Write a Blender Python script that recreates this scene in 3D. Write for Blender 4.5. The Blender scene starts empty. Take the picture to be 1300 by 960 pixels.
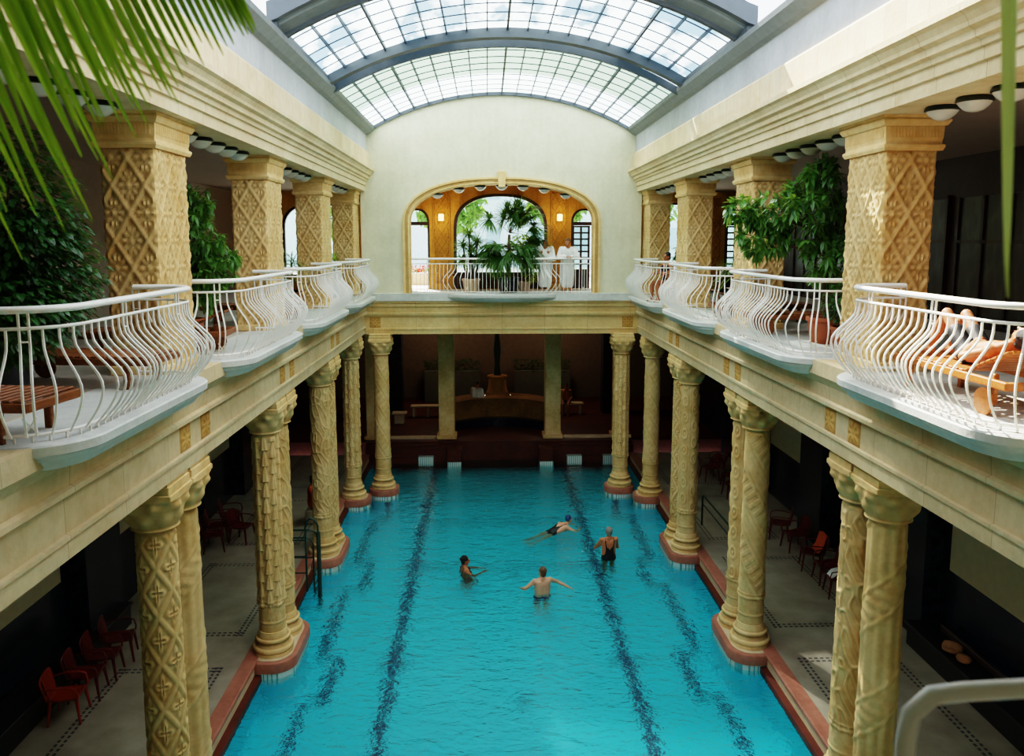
import bpy, math, random
import numpy as np
from mathutils import Vector, Matrix
R = random.Random(7)
PI = math.pi
scene = bpy.context.scene
COL = scene.collection

# ------------------------------------------------------------------ helpers
def lin(h):
    h = h.lstrip('#')
    o = []
    for i in (0, 2, 4):
        c = int(h[i:i+2], 16) / 255
        o.append(c/12.92 if c <= .04045 else ((c+.055)/1.055)**2.4)
    return (*o, 1)

class NT:
    """tiny expression layer on shader math nodes"""
    def __init__(s, mat):
        s.t = mat.node_tree; s.n = s.t.nodes; s.l = s.t.links
    def new(s, kind, **kw):
        n = s.n.new(kind)
        for k, v in kw.items(): setattr(n, k, v)
        return n
    def val(s, sock): return V(s, sock)
    def pos(s):
        g = s.new('ShaderNodeNewGeometry'); sp = s.new('ShaderNodeSeparateXYZ')
        s.l.new(g.outputs['Position'], sp.inputs[0])
        return g.outputs['Position'], V(s, sp.outputs[0]), V(s, sp.outputs[1]), V(s, sp.outputs[2])
    def obj(s):
        g = s.new('ShaderNodeTexCoord'); sp = s.new('ShaderNodeSeparateXYZ')
        s.l.new(g.outputs['Object'], sp.inputs[0])
        return g.outputs['Object'], V(s, sp.outputs[0]), V(s, sp.outputs[1]), V(s, sp.outputs[2])
    def noise(s, vec, scale, detail=4, rough=.55, dist=0):
        n = s.new('ShaderNodeTexNoise'); n.inputs['Scale'].default_value = scale
        n.inputs['Detail'].default_value = detail; n.inputs['Roughness'].default_value = rough
        n.inputs['Distortion'].default_value = dist
        if vec is not None: s.l.new(vec, n.inputs['Vector'])
        return n
    def scalevec(s, vec, sc):
        m = s.new('ShaderNodeMapping'); m.inputs['Scale'].default_value = sc
        s.l.new(vec, m.inputs['Vector']); return m.outputs[0]
    def ramp(s, fac, stops):
        r = s.new('ShaderNodeValToRGB')
        e = r.color_ramp.elements
        while len(e) < len(stops): e.new(.5)
        for el, (p, c) in zip(e, stops): el.position = p; el.color = c
        s.put(fac, r.inputs[0]); return r.outputs[0]
    def mix(s, fac, a, b, mode='MIX'):
        m = s.new('ShaderNodeMix', data_type='RGBA', blend_type=mode)
        s.put(fac, m.inputs[0]); s.put(a, m.inputs[6]); s.put(b, m.inputs[7])
        return m.outputs[2]
    def put(s, v, sock):
        if isinstance(v, V): s.l.new(v.s, sock)
        elif hasattr(v, 'is_linked'): s.l.new(v, sock)
        else: sock.default_value = v
    def bump(s, h, strength, dist=.02):
        b = s.new('ShaderNodeBump'); b.inputs['Strength'].default_value = strength
        b.inputs['Distance'].default_value = dist
        s.put(h, b.inputs['Height']); return b.outputs[0]

class V:
    def __init__(s, nt, sock): s.nt = nt; s.s = sock
    def op(s, o, *a):
        m = s.nt.new('ShaderNodeMath', operation=o)
        s.nt.l.new(s.s, m.inputs[0])
        for i, x in enumerate(a): s.nt.put(x, m.inputs[i+1])
        return V(s.nt, m.outputs[0])
    def __add__(s, o): return s.op('ADD', o)
    def __sub__(s, o): return s.op('SUBTRACT', o)
    def __mul__(s, o): return s.op('MULTIPLY', o)
    def __truediv__(s, o): return s.op('DIVIDE', o)
    def abs(s): return s.op('ABSOLUTE')
    def lt(s, o): return s.op('LESS_THAN', o)
    def gt(s, o): return s.op('GREATER_THAN', o)
    def frac(s): return s.op('FRACT')
    def max(s, o): return s.op('MAXIMUM', o)
    def min(s, o): return s.op('MINIMUM', o)
    def sin(s): return s.op('SINE')
    def mod(s, o): return s.op('FLOORED_MODULO', o)

def material(name):
    m = bpy.data.materials.new(name); m.use_nodes = True
    nt = NT(m)
    b = nt.n['Principled BSDF']
    return m, nt, b

def simple(name, col, rough=.5, metal=0, var=.12, vscale=6, bump=0, bscale=60, spec=.5, sheen=0):
    m, nt, b = material(name)
    c = lin(col)
    P, x, y, z = nt.obj()
    n = nt.noise(P, vscale)
    lo = tuple(v*(1-var) for v in c[:3]) + (1,); hi = tuple(min(1, v*(1+var)) for v in c[:3]) + (1,)
    nt.put(nt.ramp(n.outputs[0], [(.3, lo), (.7, hi)]), b.inputs['Base Color'])
    b.inputs['Roughness'].default_value = rough
    b.inputs['Metallic'].default_value = metal
    b.inputs['Specular IOR Level'].default_value = spec
    if bump:
        n2 = nt.noise(P, bscale)
        nt.put(nt.bump(n2.outputs[0], bump), b.inputs['Normal'])
    return m

def stone(name, col, col2, rough=.75, bscale=25, block=None, streak=0, bump=.25, carved=False):
    """limestone: tone varies from block to block, with soft stains and faint joints"""
    m, nt, b = material(name)
    P, x, y, z = nt.pos()
    n1 = nt.noise(P, 1.3, 5); n2 = nt.noise(P, 9, 6)
    f = V(nt, n1.outputs[0])*.6 + V(nt, n2.outputs[0])*.4
    c = nt.ramp(f, [(.32, lin(col2)), (.62, lin(col))])
    if block:
        ax, L = block
        co = {'x': x, 'y': y}[ax]
        cell = (co/L).op('FLOOR')
        w = nt.new('ShaderNodeTexWhiteNoise', noise_dimensions='1D'); nt.put(cell, w.inputs['W'])
        c = nt.mix(V(nt, w.outputs[0])*.22, c, lin('#b98f5c'))
        j = ((co/L).frac() - .5).abs().gt(.5-.006/L)
        c = nt.mix(j*.45, c, lin('#7a6544'))
    if streak:
        s = nt.noise(nt.scalevec(P, (6, 6, .5)), 1.0, 5)
        c = nt.mix((V(nt, s.outputs[0])-.45).max(0)*streak, c, lin('#8f8c78'))
    nt.put(c, b.inputs['Base Color'])
    b.inputs['Roughness'].default_value = rough
    b.inputs['Specular IOR Level'].default_value = .25
    if carved:       # occlusion shade painted into the hollows, ridges lightened
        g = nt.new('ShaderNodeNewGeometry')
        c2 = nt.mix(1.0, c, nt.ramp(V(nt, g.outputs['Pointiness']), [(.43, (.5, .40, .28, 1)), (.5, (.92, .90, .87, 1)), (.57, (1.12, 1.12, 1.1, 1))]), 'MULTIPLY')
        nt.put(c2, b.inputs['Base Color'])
    n3 = nt.noise(P, bscale, 6)
    nt.put(nt.bump(n3.outputs[0], bump, .02), b.inputs['Normal'])
    return m

class MB:
    """collects shapes, builds them as one mesh object"""
    def __init__(s): s.v = []; s.f = []; s.mi = []
    def add(s, v, f, mi=0):
        o = len(s.v); s.v.extend([tuple(p) for p in v])
        s.f.extend([tuple(i+o for i in q) for q in f]); s.mi.extend([mi]*len(f)); return s
    def box(s, x0, x1, y0, y1, z0, z1, mi=0, rot=None, at=None):
        v = [(x, y, z) for z in (z0, z1) for y in (y0, y1) for x in (x0, x1)]
        if rot is not None: v = [rot @ Vector(p) for p in v]
        if at is not None: v = [Vector(p)+Vector(at) for p in v]
        return s.add(v, [(0,2,3,1),(4,5,7,6),(0,1,5,4),(2,6,7,3),(0,4,6,2),(1,3,7,5)], mi)
    def rbox(s, x0, x1, y0, y1, z0, z1, r=.02, mi=0, rot=None, at=None):
        """box with chamfered edges"""
        pts = []
        cx, cy, cz = (x0+x1)/2, (y0+y1)/2, (z0+z1)/2; hx, hy, hz = (x1-x0)/2, (y1-y0)/2, (z1-z0)/2
        r = min(r, hx*.9, hy*.9, hz*.9)
        prof = [(-hz, -r), (-hz+r, 0), (hz-r, 0), (hz, -r)]
        rings = []
        for zz, ins in prof:
            a, b_ = hx+ins, hy+ins; c = r
            rings.append([(a, -b_+c), (a, b_-c), (a-c, b_), (-a+c, b_), (-a, b_-c), (-a, -b_+c), (-a+c, -b_), (a-c, -b_)])
        for (zz, _), rg in zip(prof, rings): pts += [(cx+p[0], cy+p[1], cz+zz) for p in rg]
        f = [tuple(range(7, -1, -1)), tuple(range(24, 32))]
        for k in range(3):
            for i in range(8): f.append((k*8+i, k*8+(i+1) % 8, (k+1)*8+(i+1) % 8, (k+1)*8+i))
        if rot is not None: pts = [rot @ Vector(p) for p in pts]
        if at is not None: pts = [Vector(p)+Vector(at) for p in pts]
        return s.add(pts, f, mi)
    def bar(s, a, b, w, h=None, mi=0, up=(0, 0, 1)):
        h = h or w
        a, b = Vector(a), Vector(b); d = (b-a).normalized(); up = Vector(up)
        if abs(d.dot(up)) > .98: up = Vector((0, 1, 0))
        sx = d.cross(up).normalized()*w/2; sz = sx.normalized().cross(d)*h/2
        v = [a-sx-sz, a+sx-sz, a+sx+sz, a-sx+sz, b-sx-sz, b+sx-sz, b+sx+sz, b-sx+sz]
        return s.add(v, [(3,2,1,0),(4,5,6,7),(0,1,5,4),(1,2,6,5),(2,3,7,6),(3,0,4,7)], mi)
    def tube(s, pts, r, n=6, mi=0, closed=False, caps=True, squash=1):
        pts = [Vector(p) for p in pts]; m = len(pts)
        rs = r if isinstance(r, (list, tuple)) else [r]*m
        v = []; ref = None
        for i, p in enumerate(pts):
            if closed: d = pts[(i+1) % m]-pts[i-1]
            else: d = pts[min(i+1, m-1)]-pts[max(i-1, 0)]
            d.normalize()
            if ref is None:
                ref = Vector((0, 0, 1)) if abs(d.z) < .9 else Vector((1, 0, 0))
            a = d.cross(ref).normalized(); b_ = a.cross(d)
            ref = b_
            for k in range(n):
                t = 2*PI*k/n + PI/n
                v.append(p + a*math.cos(t)*rs[i] + b_*math.sin(t)*rs[i]*squash)
        f = []
        for i in range(m if closed else m-1):
            for k in range(n):
                j = (i+1) % m
                f.append((i*n+k, i*n+(k+1) % n, j*n+(k+1) % n, j*n+k))
        if caps and not closed:
            f.append(tuple(range(n-1, -1, -1))); f.append(tuple((m-1)*n+k for k in range(n)))
        return s.add(v, f, mi)
    def lathe(s, prof, n=24, c=(0, 0, 0), mi=0, caps=True, fn=None):
        v = []
        for r, z in prof:
            for k in range(n):
                t = 2*PI*k/n; rr = r if fn is None else r+fn(t, z)
                v.append((c[0]+rr*math.cos(t), c[1]+rr*math.sin(t), c[2]+z))
        f = []
        for i in range(len(prof)-1):
            for k in range(n): f.append((i*n+k, i*n+(k+1) % n, (i+1)*n+(k+1) % n, (i+1)*n+k))
        if caps:
            f.append(tuple(range(n-1, -1, -1))); f.append(tuple((len(prof)-1)*n+k for k in range(n)))
        return s.add(v, f, mi)
    def ball(s, c, r, n=12, m=8, mi=0, sc=(1, 1, 1), rot=None):
        v = []; 
        for i in range(m+1):
            ph = PI*i/m - PI/2
            for k in range(n):
                t = 2*PI*k/n
                p = Vector((math.cos(ph)*math.cos(t)*r*sc[0], math.cos(ph)*math.sin(t)*r*sc[1], math.sin(ph)*r*sc[2]))
                if rot is not None: p = rot @ p
                v.append(p+Vector(c))
        f = [(i*n+k, i*n+(k+1) % n, (i+1)*n+(k+1) % n, (i+1)*n+k) for i in range(m) for k in range(n)]
        return s.add(v, f, mi)
    def extrude(s, poly, axis, a, b, mi=0):
        """closed 2-D polygon swept along an axis from a to b; poly in the other two coordinates"""
        def P(u, w, t):
            return {'y': (u, t, w), 'x': (t, u, w), 'z': (u, w, t)}[axis]
        n = len(poly)
        v = [P(u, w, a) for u, w in poly] + [P(u, w, b) for u, w in poly]
        f = [(i, (i+1) % n, n+(i+1) % n, n+i) for i in range(n)]
        f += [tuple(range(n-1, -1, -1)), tuple(range(n, 2*n))]
        return s.add(v, f, mi)
    def grid(s, P, nu, nv, wrap=False, mi=0):
        """P: numpy array (nv, nu, 3)"""
        v = P.reshape(-1, 3).tolist(); f = []
        for j in range(nv-1):
            for i in range(nu if wrap else nu-1):
                k = (i+1) % nu
                f.append((j*nu+i, j*nu+k, (j+1)*nu+k, (j+1)*nu+i))
        return s.add(v, f, mi)
    def mesh(s, name, mats, smooth=None):
        me = bpy.data.meshes.new(name); me.from_pydata(s.v, [], s.f)
        mats = mats if isinstance(mats, (list, tuple)) else [mats]
        for m in mats: me.materials.append(m)
        if len(mats) > 1: me.polygons.foreach_set('material_index', s.mi)
        me.update()
        import bmesh
        bm = bmesh.new(); bm.from_mesh(me); bmesh.ops.recalc_face_normals(bm, faces=bm.faces); bm.to_mesh(me); bm.free()
        if smooth is not None:
            me.polygons.foreach_set('use_smooth', [True]*len(me.polygons))
            me.set_sharp_from_angle(angle=math.radians(smooth))
        return me
    def build(s, name, mats, parent=None, smooth=None):
        o = bpy.data.objects.new(name, s.mesh(name, mats, smooth)); COL.objects.link(o)
        if parent is not None: o.parent = parent
        return o

def tag(o, label=None, cat=None, group=None, kind=None):
    if label: o['label'] = label
    if cat: o['category'] = cat
    if group: o['group'] = group
    if kind: o['kind'] = kind
    return o
def thing(name, label, cat, loc=(0, 0, 0), rz=0, group=None):
    o = bpy.data.objects.new(name, None); COL.objects.link(o)
    o.empty_display_size = .1
    o.location = loc; o.rotation_euler = (0, 0, rz)
    return tag(o, label, cat, group)
def part(name, me, parent, loc=(0, 0, 0), rot=(0, 0, 0)):
    o = bpy.data.objects.new(name, me); COL.objects.link(o); o.parent = parent
    o.location = loc; o.rotation_euler = rot; return o
def base(n): return n.split('.')[0]
def dup(src, loc=None, rz=None, label=None, scale=None):
    def cp(o, par):
        c = o.copy(); COL.objects.link(c)
        if par is not None: c.parent = par
        for ch in list(o.children): cp(ch, c)
        return c
    c = cp(src, None)
    if loc is not None: c.location = loc
    if rz is not None: c.rotation_euler = (0, 0, rz)
    if scale is not None: c.scale = scale
    if label: c['label'] = label
    return c
def struct(mb, name, mats, smooth=None, label=None):
    o = mb.build(name, mats, None, smooth); o['kind'] = 'structure'
    if label: o['label'] = label
    return o
def smoothstep(e0, e1, x):
    t = np.clip((x-e0)/(e1-e0), 0, 1); return t*t*(3-2*t)

# ------------------------------------------------------------------ measures (metres)
CAM = Vector((-.47, 0, 7.75))
GF = 6.1            # gallery floor
DK = -.12           # pool deck
WZ = -.45           # water
BED = -1.65         # pool floor
YE = 24.7           # end wall
PF = [4.9, 9.75, 14.6, 19.4, 23.95]   # near faces of the gallery pillars
PW, PD = .62, 1.0
PX = 4.45
# ------------------------------------------------------------------ materials
M = {}
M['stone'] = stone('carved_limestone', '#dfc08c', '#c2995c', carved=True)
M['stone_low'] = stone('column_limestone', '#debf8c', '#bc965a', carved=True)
M['stone_beam'] = stone('beam_limestone', '#d8c49d', '#bda780', block=('y', 1.17), streak=.5)
M['stone_beam_x'] = stone('end_beam_limestone', '#e2c690', '#caa66a', block=('x', 1.35), streak=.3)
M['cornice'] = stone('cornice_limestone', '#e6d4ab', '#cdb58a', block=('y', .83), streak=.2)
M['frieze'] = stone('frieze_slabs', '#ecd8b2', '#d6bd92', block=('y', .46), streak=.5)
M['endwall'] = stone('end_wall_render', '#dedbbe', '#ccc9a8', streak=.35, bscale=12)
M['plaster'] = stone('grey_plaster', '#c6c8c8', '#aeb1b2', streak=.5, bscale=15)
M['ceil'] = simple('mauve_ceiling', '#a8978c', .9, var=.05)
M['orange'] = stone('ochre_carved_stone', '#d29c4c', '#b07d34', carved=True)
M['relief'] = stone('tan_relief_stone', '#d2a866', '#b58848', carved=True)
M['slab'] = stone('balcony_marble', '#d6d6ce', '#b8bab4', rough=.5, bscale=30)
M['paver'] = simple('gallery_pavers', '#b9b2a4', .8, var=.1, vscale=3)
M['white'] = simple('white_enamel', '#f2efe6', .35, var=.03)
M['dark_metal'] = simple('roof_steel', '#4a535b', .55, var=.08)
M['bar'] = simple('glazing_bar_steel', '#3e4c5c', .5, var=.05)
M['zinc'] = simple('zinc_flashing', '#7d8485', .6, var=.12)
M['green_steel'] = simple('dark_green_steel', '#1d3a33', .4, var=.1)
M['wood'] = None
M['red_plastic'] = simple('dark_red_plastic', '#5e0f0d', .4, var=.05)
M['orange_plastic'] = simple('orange_red_plastic', '#8e260c', .4, var=.05)
M['pink'] = stone('pink_marble', '#a8715e', '#865343', rough=.4, bscale=30, bump=.1)
M['cream_marble'] = stone('cream_marble', '#cdb998', '#b49a78', rough=.5, bump=.1)
M['brown_marble'] = stone('brown_red_marble', '#5e2c1f', '#401c14', rough=.5, bump=.1)
M['navy_tile'] = simple('navy_glazed_tile', '#101a33', .25, var=.35, vscale=14)
M['panel'] = simple('cream_wall_panel', '#b7ab90', .8, var=.06)
M['black'] = simple('black_stone', '#17181a', .4, var=.3)
M['dark_wood'] = simple('dark_brown_wood', '#3b241b', .5, var=.2)
M['pot_dark'] = simple('dark_pot_glaze', '#2a2a31', .4, var=.1)
M['pot_beige'] = simple('beige_pot', '#c8a98a', .7, var=.1)
M['terracotta'] = simple('terracotta_pot', '#9a5334', .8, var=.1)
M['soil'] = simple('potting_soil', '#2b1d14', .95, var=.3)
M['bark'] = simple('grey_bark', '#5b4632', .9, var=.3, bump=.5)
M['skin'] = simple('pale_skin', '#cf9a7a', .55, var=.06)
M['skin_tan'] = simple('tanned_skin', '#b06e4a', .5, var=.06)
M['towel_white'] = simple('white_towelling', '#eceae6', .95, var=.04, bump=.5, bscale=150)
M['hair_dark'] = simple('dark_hair', '#1d1613', .6, var=.2, bump=.6, bscale=120)
M['hair_grey'] = simple('grey_hair', '#8d8378', .6, var=.2, bump=.6, bscale=120)
M['hair_brown'] = simple('brown_hair', '#6b4a30', .6, var=.2, bump=.6, bscale=120)
M['suit_black'] = simple('black_swimwear', '#101116', .6, var=.1)
M['suit_purple'] = simple('dark_purple_swim_trunks', '#2b1f5c', .6, var=.1)
M['cap_blue'] = simple('blue_swim_cap', '#1d3f6e', .4, var=.1)
M['lip'] = simple('lip_skin', '#9c5a4c', .5, var=.03)
M['eye'] = simple('dark_eye', '#1a1310', .3, var=.03)

def wood(name, a, b_):
    m, nt, b = material(name)
    P, x, y, z = nt.obj()
    n = nt.noise(nt.scalevec(P, (14, 2, 14)), 3, 5)
    nt.put(nt.ramp(n.outputs[0], [(.3, lin(a)), (.7, lin(b_))]), b.inputs['Base Color'])
    b.inputs['Roughness'].default_value = .5
    return m
M['wood'] = wood('orange_teak', '#8a4a1c', '#b86a2c')
M['wood2'] = wood('brown_teak', '#6b3a1a', '#8f5526')

def leaf_mat(name, a, b_, trans=.35):
    m, nt, b = material(name)
    P, x, y, z = nt.obj()
    n = nt.noise(P, 7, 3)
    c = nt.ramp(n.outputs[0], [(.3, lin(a)), (.7, lin(b_))])
    nt.put(c, b.inputs['Base Color']); b.inputs['Roughness'].default_value = .4
    t = nt.new('ShaderNodeBsdfTranslucent'); nt.put(nt.mix(.5, c, lin('#a8c040')), t.inputs[0])
    mx = nt.new('ShaderNodeMixShader'); mx.inputs[0].default_value = trans
    nt.l.new(b.outputs[0], mx.inputs[1]); nt.l.new(t.outputs[0], mx.inputs[2])
    nt.l.new(mx.outputs[0], nt.n['Material Output'].inputs[0])
    return m
M['leaf_ficus'] = leaf_mat('ficus_leaf', '#153a1c', '#2f6428', .25)
M['leaf_umbrella'] = leaf_mat('umbrella_tree_leaf', '#31602a', '#6a9a4a')
M['leaf_palm'] = leaf_mat('fan_palm_leaf', '#1f4a24', '#44702f', .45)
M['leaf_yucca'] = leaf_mat('yucca_leaf', '#3a6a2c', '#7a9a4a', .45)
M['leaf_lime'] = leaf_mat('lime_leaf', '#8fb01c', '#c2d838', .5)
M['leaf_near'] = leaf_mat('bright_palm_leaflet', '#6f9a20', '#a5c43a', .5)
M['leaf_olive'] = leaf_mat('olive_leaf_blade', '#d6e294', '#e6efb4', .45)

# glass of the roof: obscured panes, streaked by what lies on them
def roof_glass(name, tint, streaky):
    m, nt, b = material(name)
    P, x, y, z = nt.pos()
    tr = nt.new('ShaderNodeBsdfTransparent'); tr.inputs[0].default_value = lin(tint)
    tl = nt.new('ShaderNodeBsdfTranslucent'); tl.inputs[0].default_value = lin('#f4f8fa')
    gl = nt.new('ShaderNodeBsdfGlossy'); gl.inputs['Roughness'].default_value = .08
    n = nt.noise(nt.scalevec(P, (1.1, .45, 1)), 1.3, 3)
    far = y.gt(18.52); band = far*y.lt(21.9)
    st = ((V(nt, n.outputs[0]) - .46)*9).max(0).min(1)*(far*-1+1)
    c = nt.mix(st, lin('#c9d6da'), lin('#506c7e'))
    nt.put(nt.mix(band, c, lin('#667a66')), tl.inputs[0])
    f = (st*.45).max(.86)
    mx = nt.new('ShaderNodeMixShader'); nt.put(f, mx.inputs[0])
    nt.l.new(tr.outputs[0], mx.inputs[1]); nt.l.new(tl.outputs[0], mx.inputs[2])
    m2 = nt.new('ShaderNodeMixShader'); m2.inputs[0].default_value = .05
    nt.l.new(mx.outputs[0], m2.inputs[1]); nt.l.new(gl.outputs[0], m2.inputs[2])
    nt.l.new(m2.outputs[0], nt.n['Material Output'].inputs[0])
    return m
M['roof_glass'] = roof_glass('obscured_roof_glass', '#e2eef4', .85)

def clear_glass(name, tint):
    m, nt, b = material(name)
    tr = nt.new('ShaderNodeBsdfTransparent'); tr.inputs[0].default_value = lin(tint)
    gl = nt.new('ShaderNodeBsdfGlossy'); gl.inputs['Roughness'].default_value = .02
    fr = nt.new('ShaderNodeFresnel'); fr.inputs[0].default_value = 1.45
    mx = nt.new('ShaderNodeMixShader')
    nt.l.new(fr.outputs[0], mx.inputs[0]); nt.l.new(tr.outputs[0], mx.inputs[1]); nt.l.new(gl.outputs[0], mx.inputs[2])
    nt.l.new(mx.outputs[0], nt.n['Material Output'].inputs[0])
    return m
M['glass'] = clear_glass('window_glass', '#e6f2f0')

def water_mat():
    m, nt, b = material('pool_water')
    P, x, y, z = nt.pos()
    a = nt.noise(nt.scalevec(P, (1.0, 1.5, 1)), 2.2, 3, .5, .6)
    c = nt.noise(nt.scalevec(P, (1.0, 1.7, 1)), 6.5, 3, .55, .4)
    c3 = nt.noise(nt.scalevec(P, (1.0, 1.4, 1)), 17, 2)
    h = V(nt, a.outputs[0])*1.0 + V(nt, c.outputs[0])*.42 + V(nt, c3.outputs[0])*.11
    bp = nt.bump(h, .7, .12)
    tr = nt.new('ShaderNodeBsdfRefraction'); tr.inputs[0].default_value = (.72, 1.0, 1.0, 1)
    tr.inputs['IOR'].default_value = 1.33; tr.inputs['Roughness'].default_value = 0
    nt.l.new(bp, tr.inputs['Normal'])
    gl = nt.new('ShaderNodeBsdfGlossy'); gl.inputs['Roughness'].default_value = .03
    nt.l.new(bp, gl.inputs['Normal'])
    fr = nt.new('ShaderNodeFresnel'); fr.inputs[0].default_value = 1.33; nt.l.new(bp, fr.inputs['Normal'])
    mx = nt.new('ShaderNodeMixShader')
    nt.l.new(fr.outputs[0], mx.inputs[0]); nt.l.new(tr.outputs[0], mx.inputs[1]); nt.l.new(gl.outputs[0], mx.inputs[2])
    nt.l.new(mx.outputs[0], nt.n['Material Output'].inputs[0])
    return m
M['water'] = water_mat()

def pool_tile():
    """turquoise mosaic with navy lane lines; their edges wander as seen through the ripples"""
    m, nt, b = material('turquoise_pool_mosaic')
    P, x, y, z = nt.pos()
    w = nt.noise(nt.scalevec(P, (1, 1.3, 1)), 2.6, 3, .6)
    w2 = nt.noise(nt.scalevec(P, (1, 2.2, 1)), 7.5, 2, .6)
    sx = nt.new('ShaderNodeSeparateColor'); nt.l.new(w.outputs[1], sx.inputs[0])
    s2 = nt.new('ShaderNodeSeparateColor'); nt.l.new(w2.outputs[1], s2.inputs[0])
    wx = x + (V(nt, sx.outputs[0])-.5)*.2 + (V(nt, s2.outputs[0])-.5)*.1
    wy = y + (V(nt, sx.outputs[1])-.5)*.25 + (V(nt, s2.outputs[1])-.5)*.12
    ax = wx.abs()
    def band(v, c, h): return (v-c).abs().lt(h)
    lane = band(ax, 2.45, .10)
    # border line that steps in around each column plinth
    ph = ((wy - 15.05)/4.8).frac()
    near_pl = ((ph-.5).abs()).gt(.5-.17)
    edge = 3.95
    e1 = band(ax + near_pl*.38, 4.03, .085)
    cross = band(wy, 20.3, .06).max(band(wy, 23.6, .06)).max(band(wy, 11.0, .06))*ax.lt(2.5)
    # short ticks off the lanes
    tick = band(wy.mod(2.4), 1.2, .09)*band(ax, 2.45, .34)*band((y/2.4).op('FLOOR').mod(2), 0, .3)
    dots = band(wy.mod(1.9), .9, .07)*band(wx, .25, .16)*band((y/1.9).op('FLOOR').mod(3), 1, .3)
    jog = ((ph-.5).abs()-.33).abs().lt(.014)*ax.gt(3.6)*ax.lt(4.1)
    mask = lane.max(e1).max(jog).max(cross).max(tick).max(dots)
    nz = nt.noise(P, 30, 3)
    c = nt.ramp(nz.outputs[0], [(.3, lin('#1cc2d6')), (.7, lin('#55e4f0'))])
    c = nt.mix(mask*.93, c, lin('#0a2150'))
    nt.put(c, b.inputs['Base Color']); b.inputs['Roughness'].default_value = .5
    return m
M['pool_tile'] = pool_tile()

def deck_mat():
    m, nt, b = material('deck_mosaic')
    P, x, y, z = nt.pos()
    ax = x.abs()
    n = nt.noise(P, 2, 4)
    c = nt.ramp(n.outputs[0], [(.3, lin('#857b6a')), (.7, lin('#9f9582'))])
    # small tile grid
    g = (((x/.055).frac()-.5).abs().gt(.46)).max(((y/.055).frac()-.5).abs().gt(.46))
    c = nt.mix(g*.25, c, lin('#5d564a'))
    def band(v, a, h): return (v-a).abs().lt(h)
    py = (y-10.3)/4.8
    t = py.frac()*4.8                       # 0..3.6 inside a panel
    inpan = t.lt(3.66)
    dash_y = (y/.11).frac().lt(.62); dash_x = (x/.11).frac().lt(.62)
    longi = (band(ax, 5.42, .022).max(band(ax, 5.52, .022)).max(band(ax, 7.28, .022)).max(band(ax, 7.18, .022)))*inpan*dash_y
    cross = (band(t, .04, .022).max(band(t, .14, .022)).max(band(t, 3.6, .022)).max(band(t, 3.5, .022)))*ax.gt(5.4)*ax.lt(7.3)*dash_x
    c = nt.mix(longi.max(cross)*.92, c, lin('#11162a'))
    nt.put(c, b.inputs['Base Color']); b.inputs['Roughness'].default_value = .45
    return m
M['deck'] = deck_mat()

def tile_band_mat():
    m, nt, b = material('upright_fringe_tiles')
    P, x, y, z = nt.pos()
    s = ((x.abs()+y)*13).frac().lt(.7)
    c = nt.mix(s, lin('#6aa3a8'), lin('#d2dad0'))
    nt.put(c, b.inputs['Base Color']); b.inputs['Roughness'].default_value = .25
    return m
M['fringe'] = tile_band_mat()

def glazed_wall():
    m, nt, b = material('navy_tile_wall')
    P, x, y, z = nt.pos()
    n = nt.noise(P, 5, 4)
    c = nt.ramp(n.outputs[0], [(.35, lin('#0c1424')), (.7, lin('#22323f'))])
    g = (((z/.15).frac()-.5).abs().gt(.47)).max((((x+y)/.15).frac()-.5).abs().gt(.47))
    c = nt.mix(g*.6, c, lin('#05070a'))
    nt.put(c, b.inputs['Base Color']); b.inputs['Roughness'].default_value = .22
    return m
M['tilewall'] = glazed_wall()

def emis(name, col, st):
    m, nt, b = material(name)
    b.inputs['Base Color'].default_value = lin(col)
    b.inputs['Emission Color'].default_value = lin(col); b.inputs['Emission Strength'].default_value = st
    return m
M['lamp_glow'] = emis('lit_sconce_glass', '#ffdf9a', 1.6)
M['lamp_glass'] = simple('opal_glass', '#d8d5cc', .25, var=.03)
M['lamp_rim'] = simple('dark_green_rim', '#22302a', .4, var=.1)

def screen_mat():
    m, nt, b = material('leaded_screen')
    P, x, y, z = nt.pos()
    n = nt.noise(nt.scalevec(P, (2, 2, .6)), 2.5, 5)
    br = nt.new('ShaderNodeTexVoronoi'); br.inputs['Scale'].default_value = 5
    nt.l.new(nt.scalevec(P, (1, 1, .5)), br.inputs['Vector'])
    c = nt.ramp(V(nt, n.outputs[0])*.6+V(nt, br.outputs[0])*.4, [(.25, lin('#1a120e')), (.5, lin('#33261d')), (.75, lin('#4b4a3c'))])
    nt.put(c, b.inputs['Base Color']); b.inputs['Roughness'].default_value = .3
    return m
M['screen'] = screen_mat()
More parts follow.
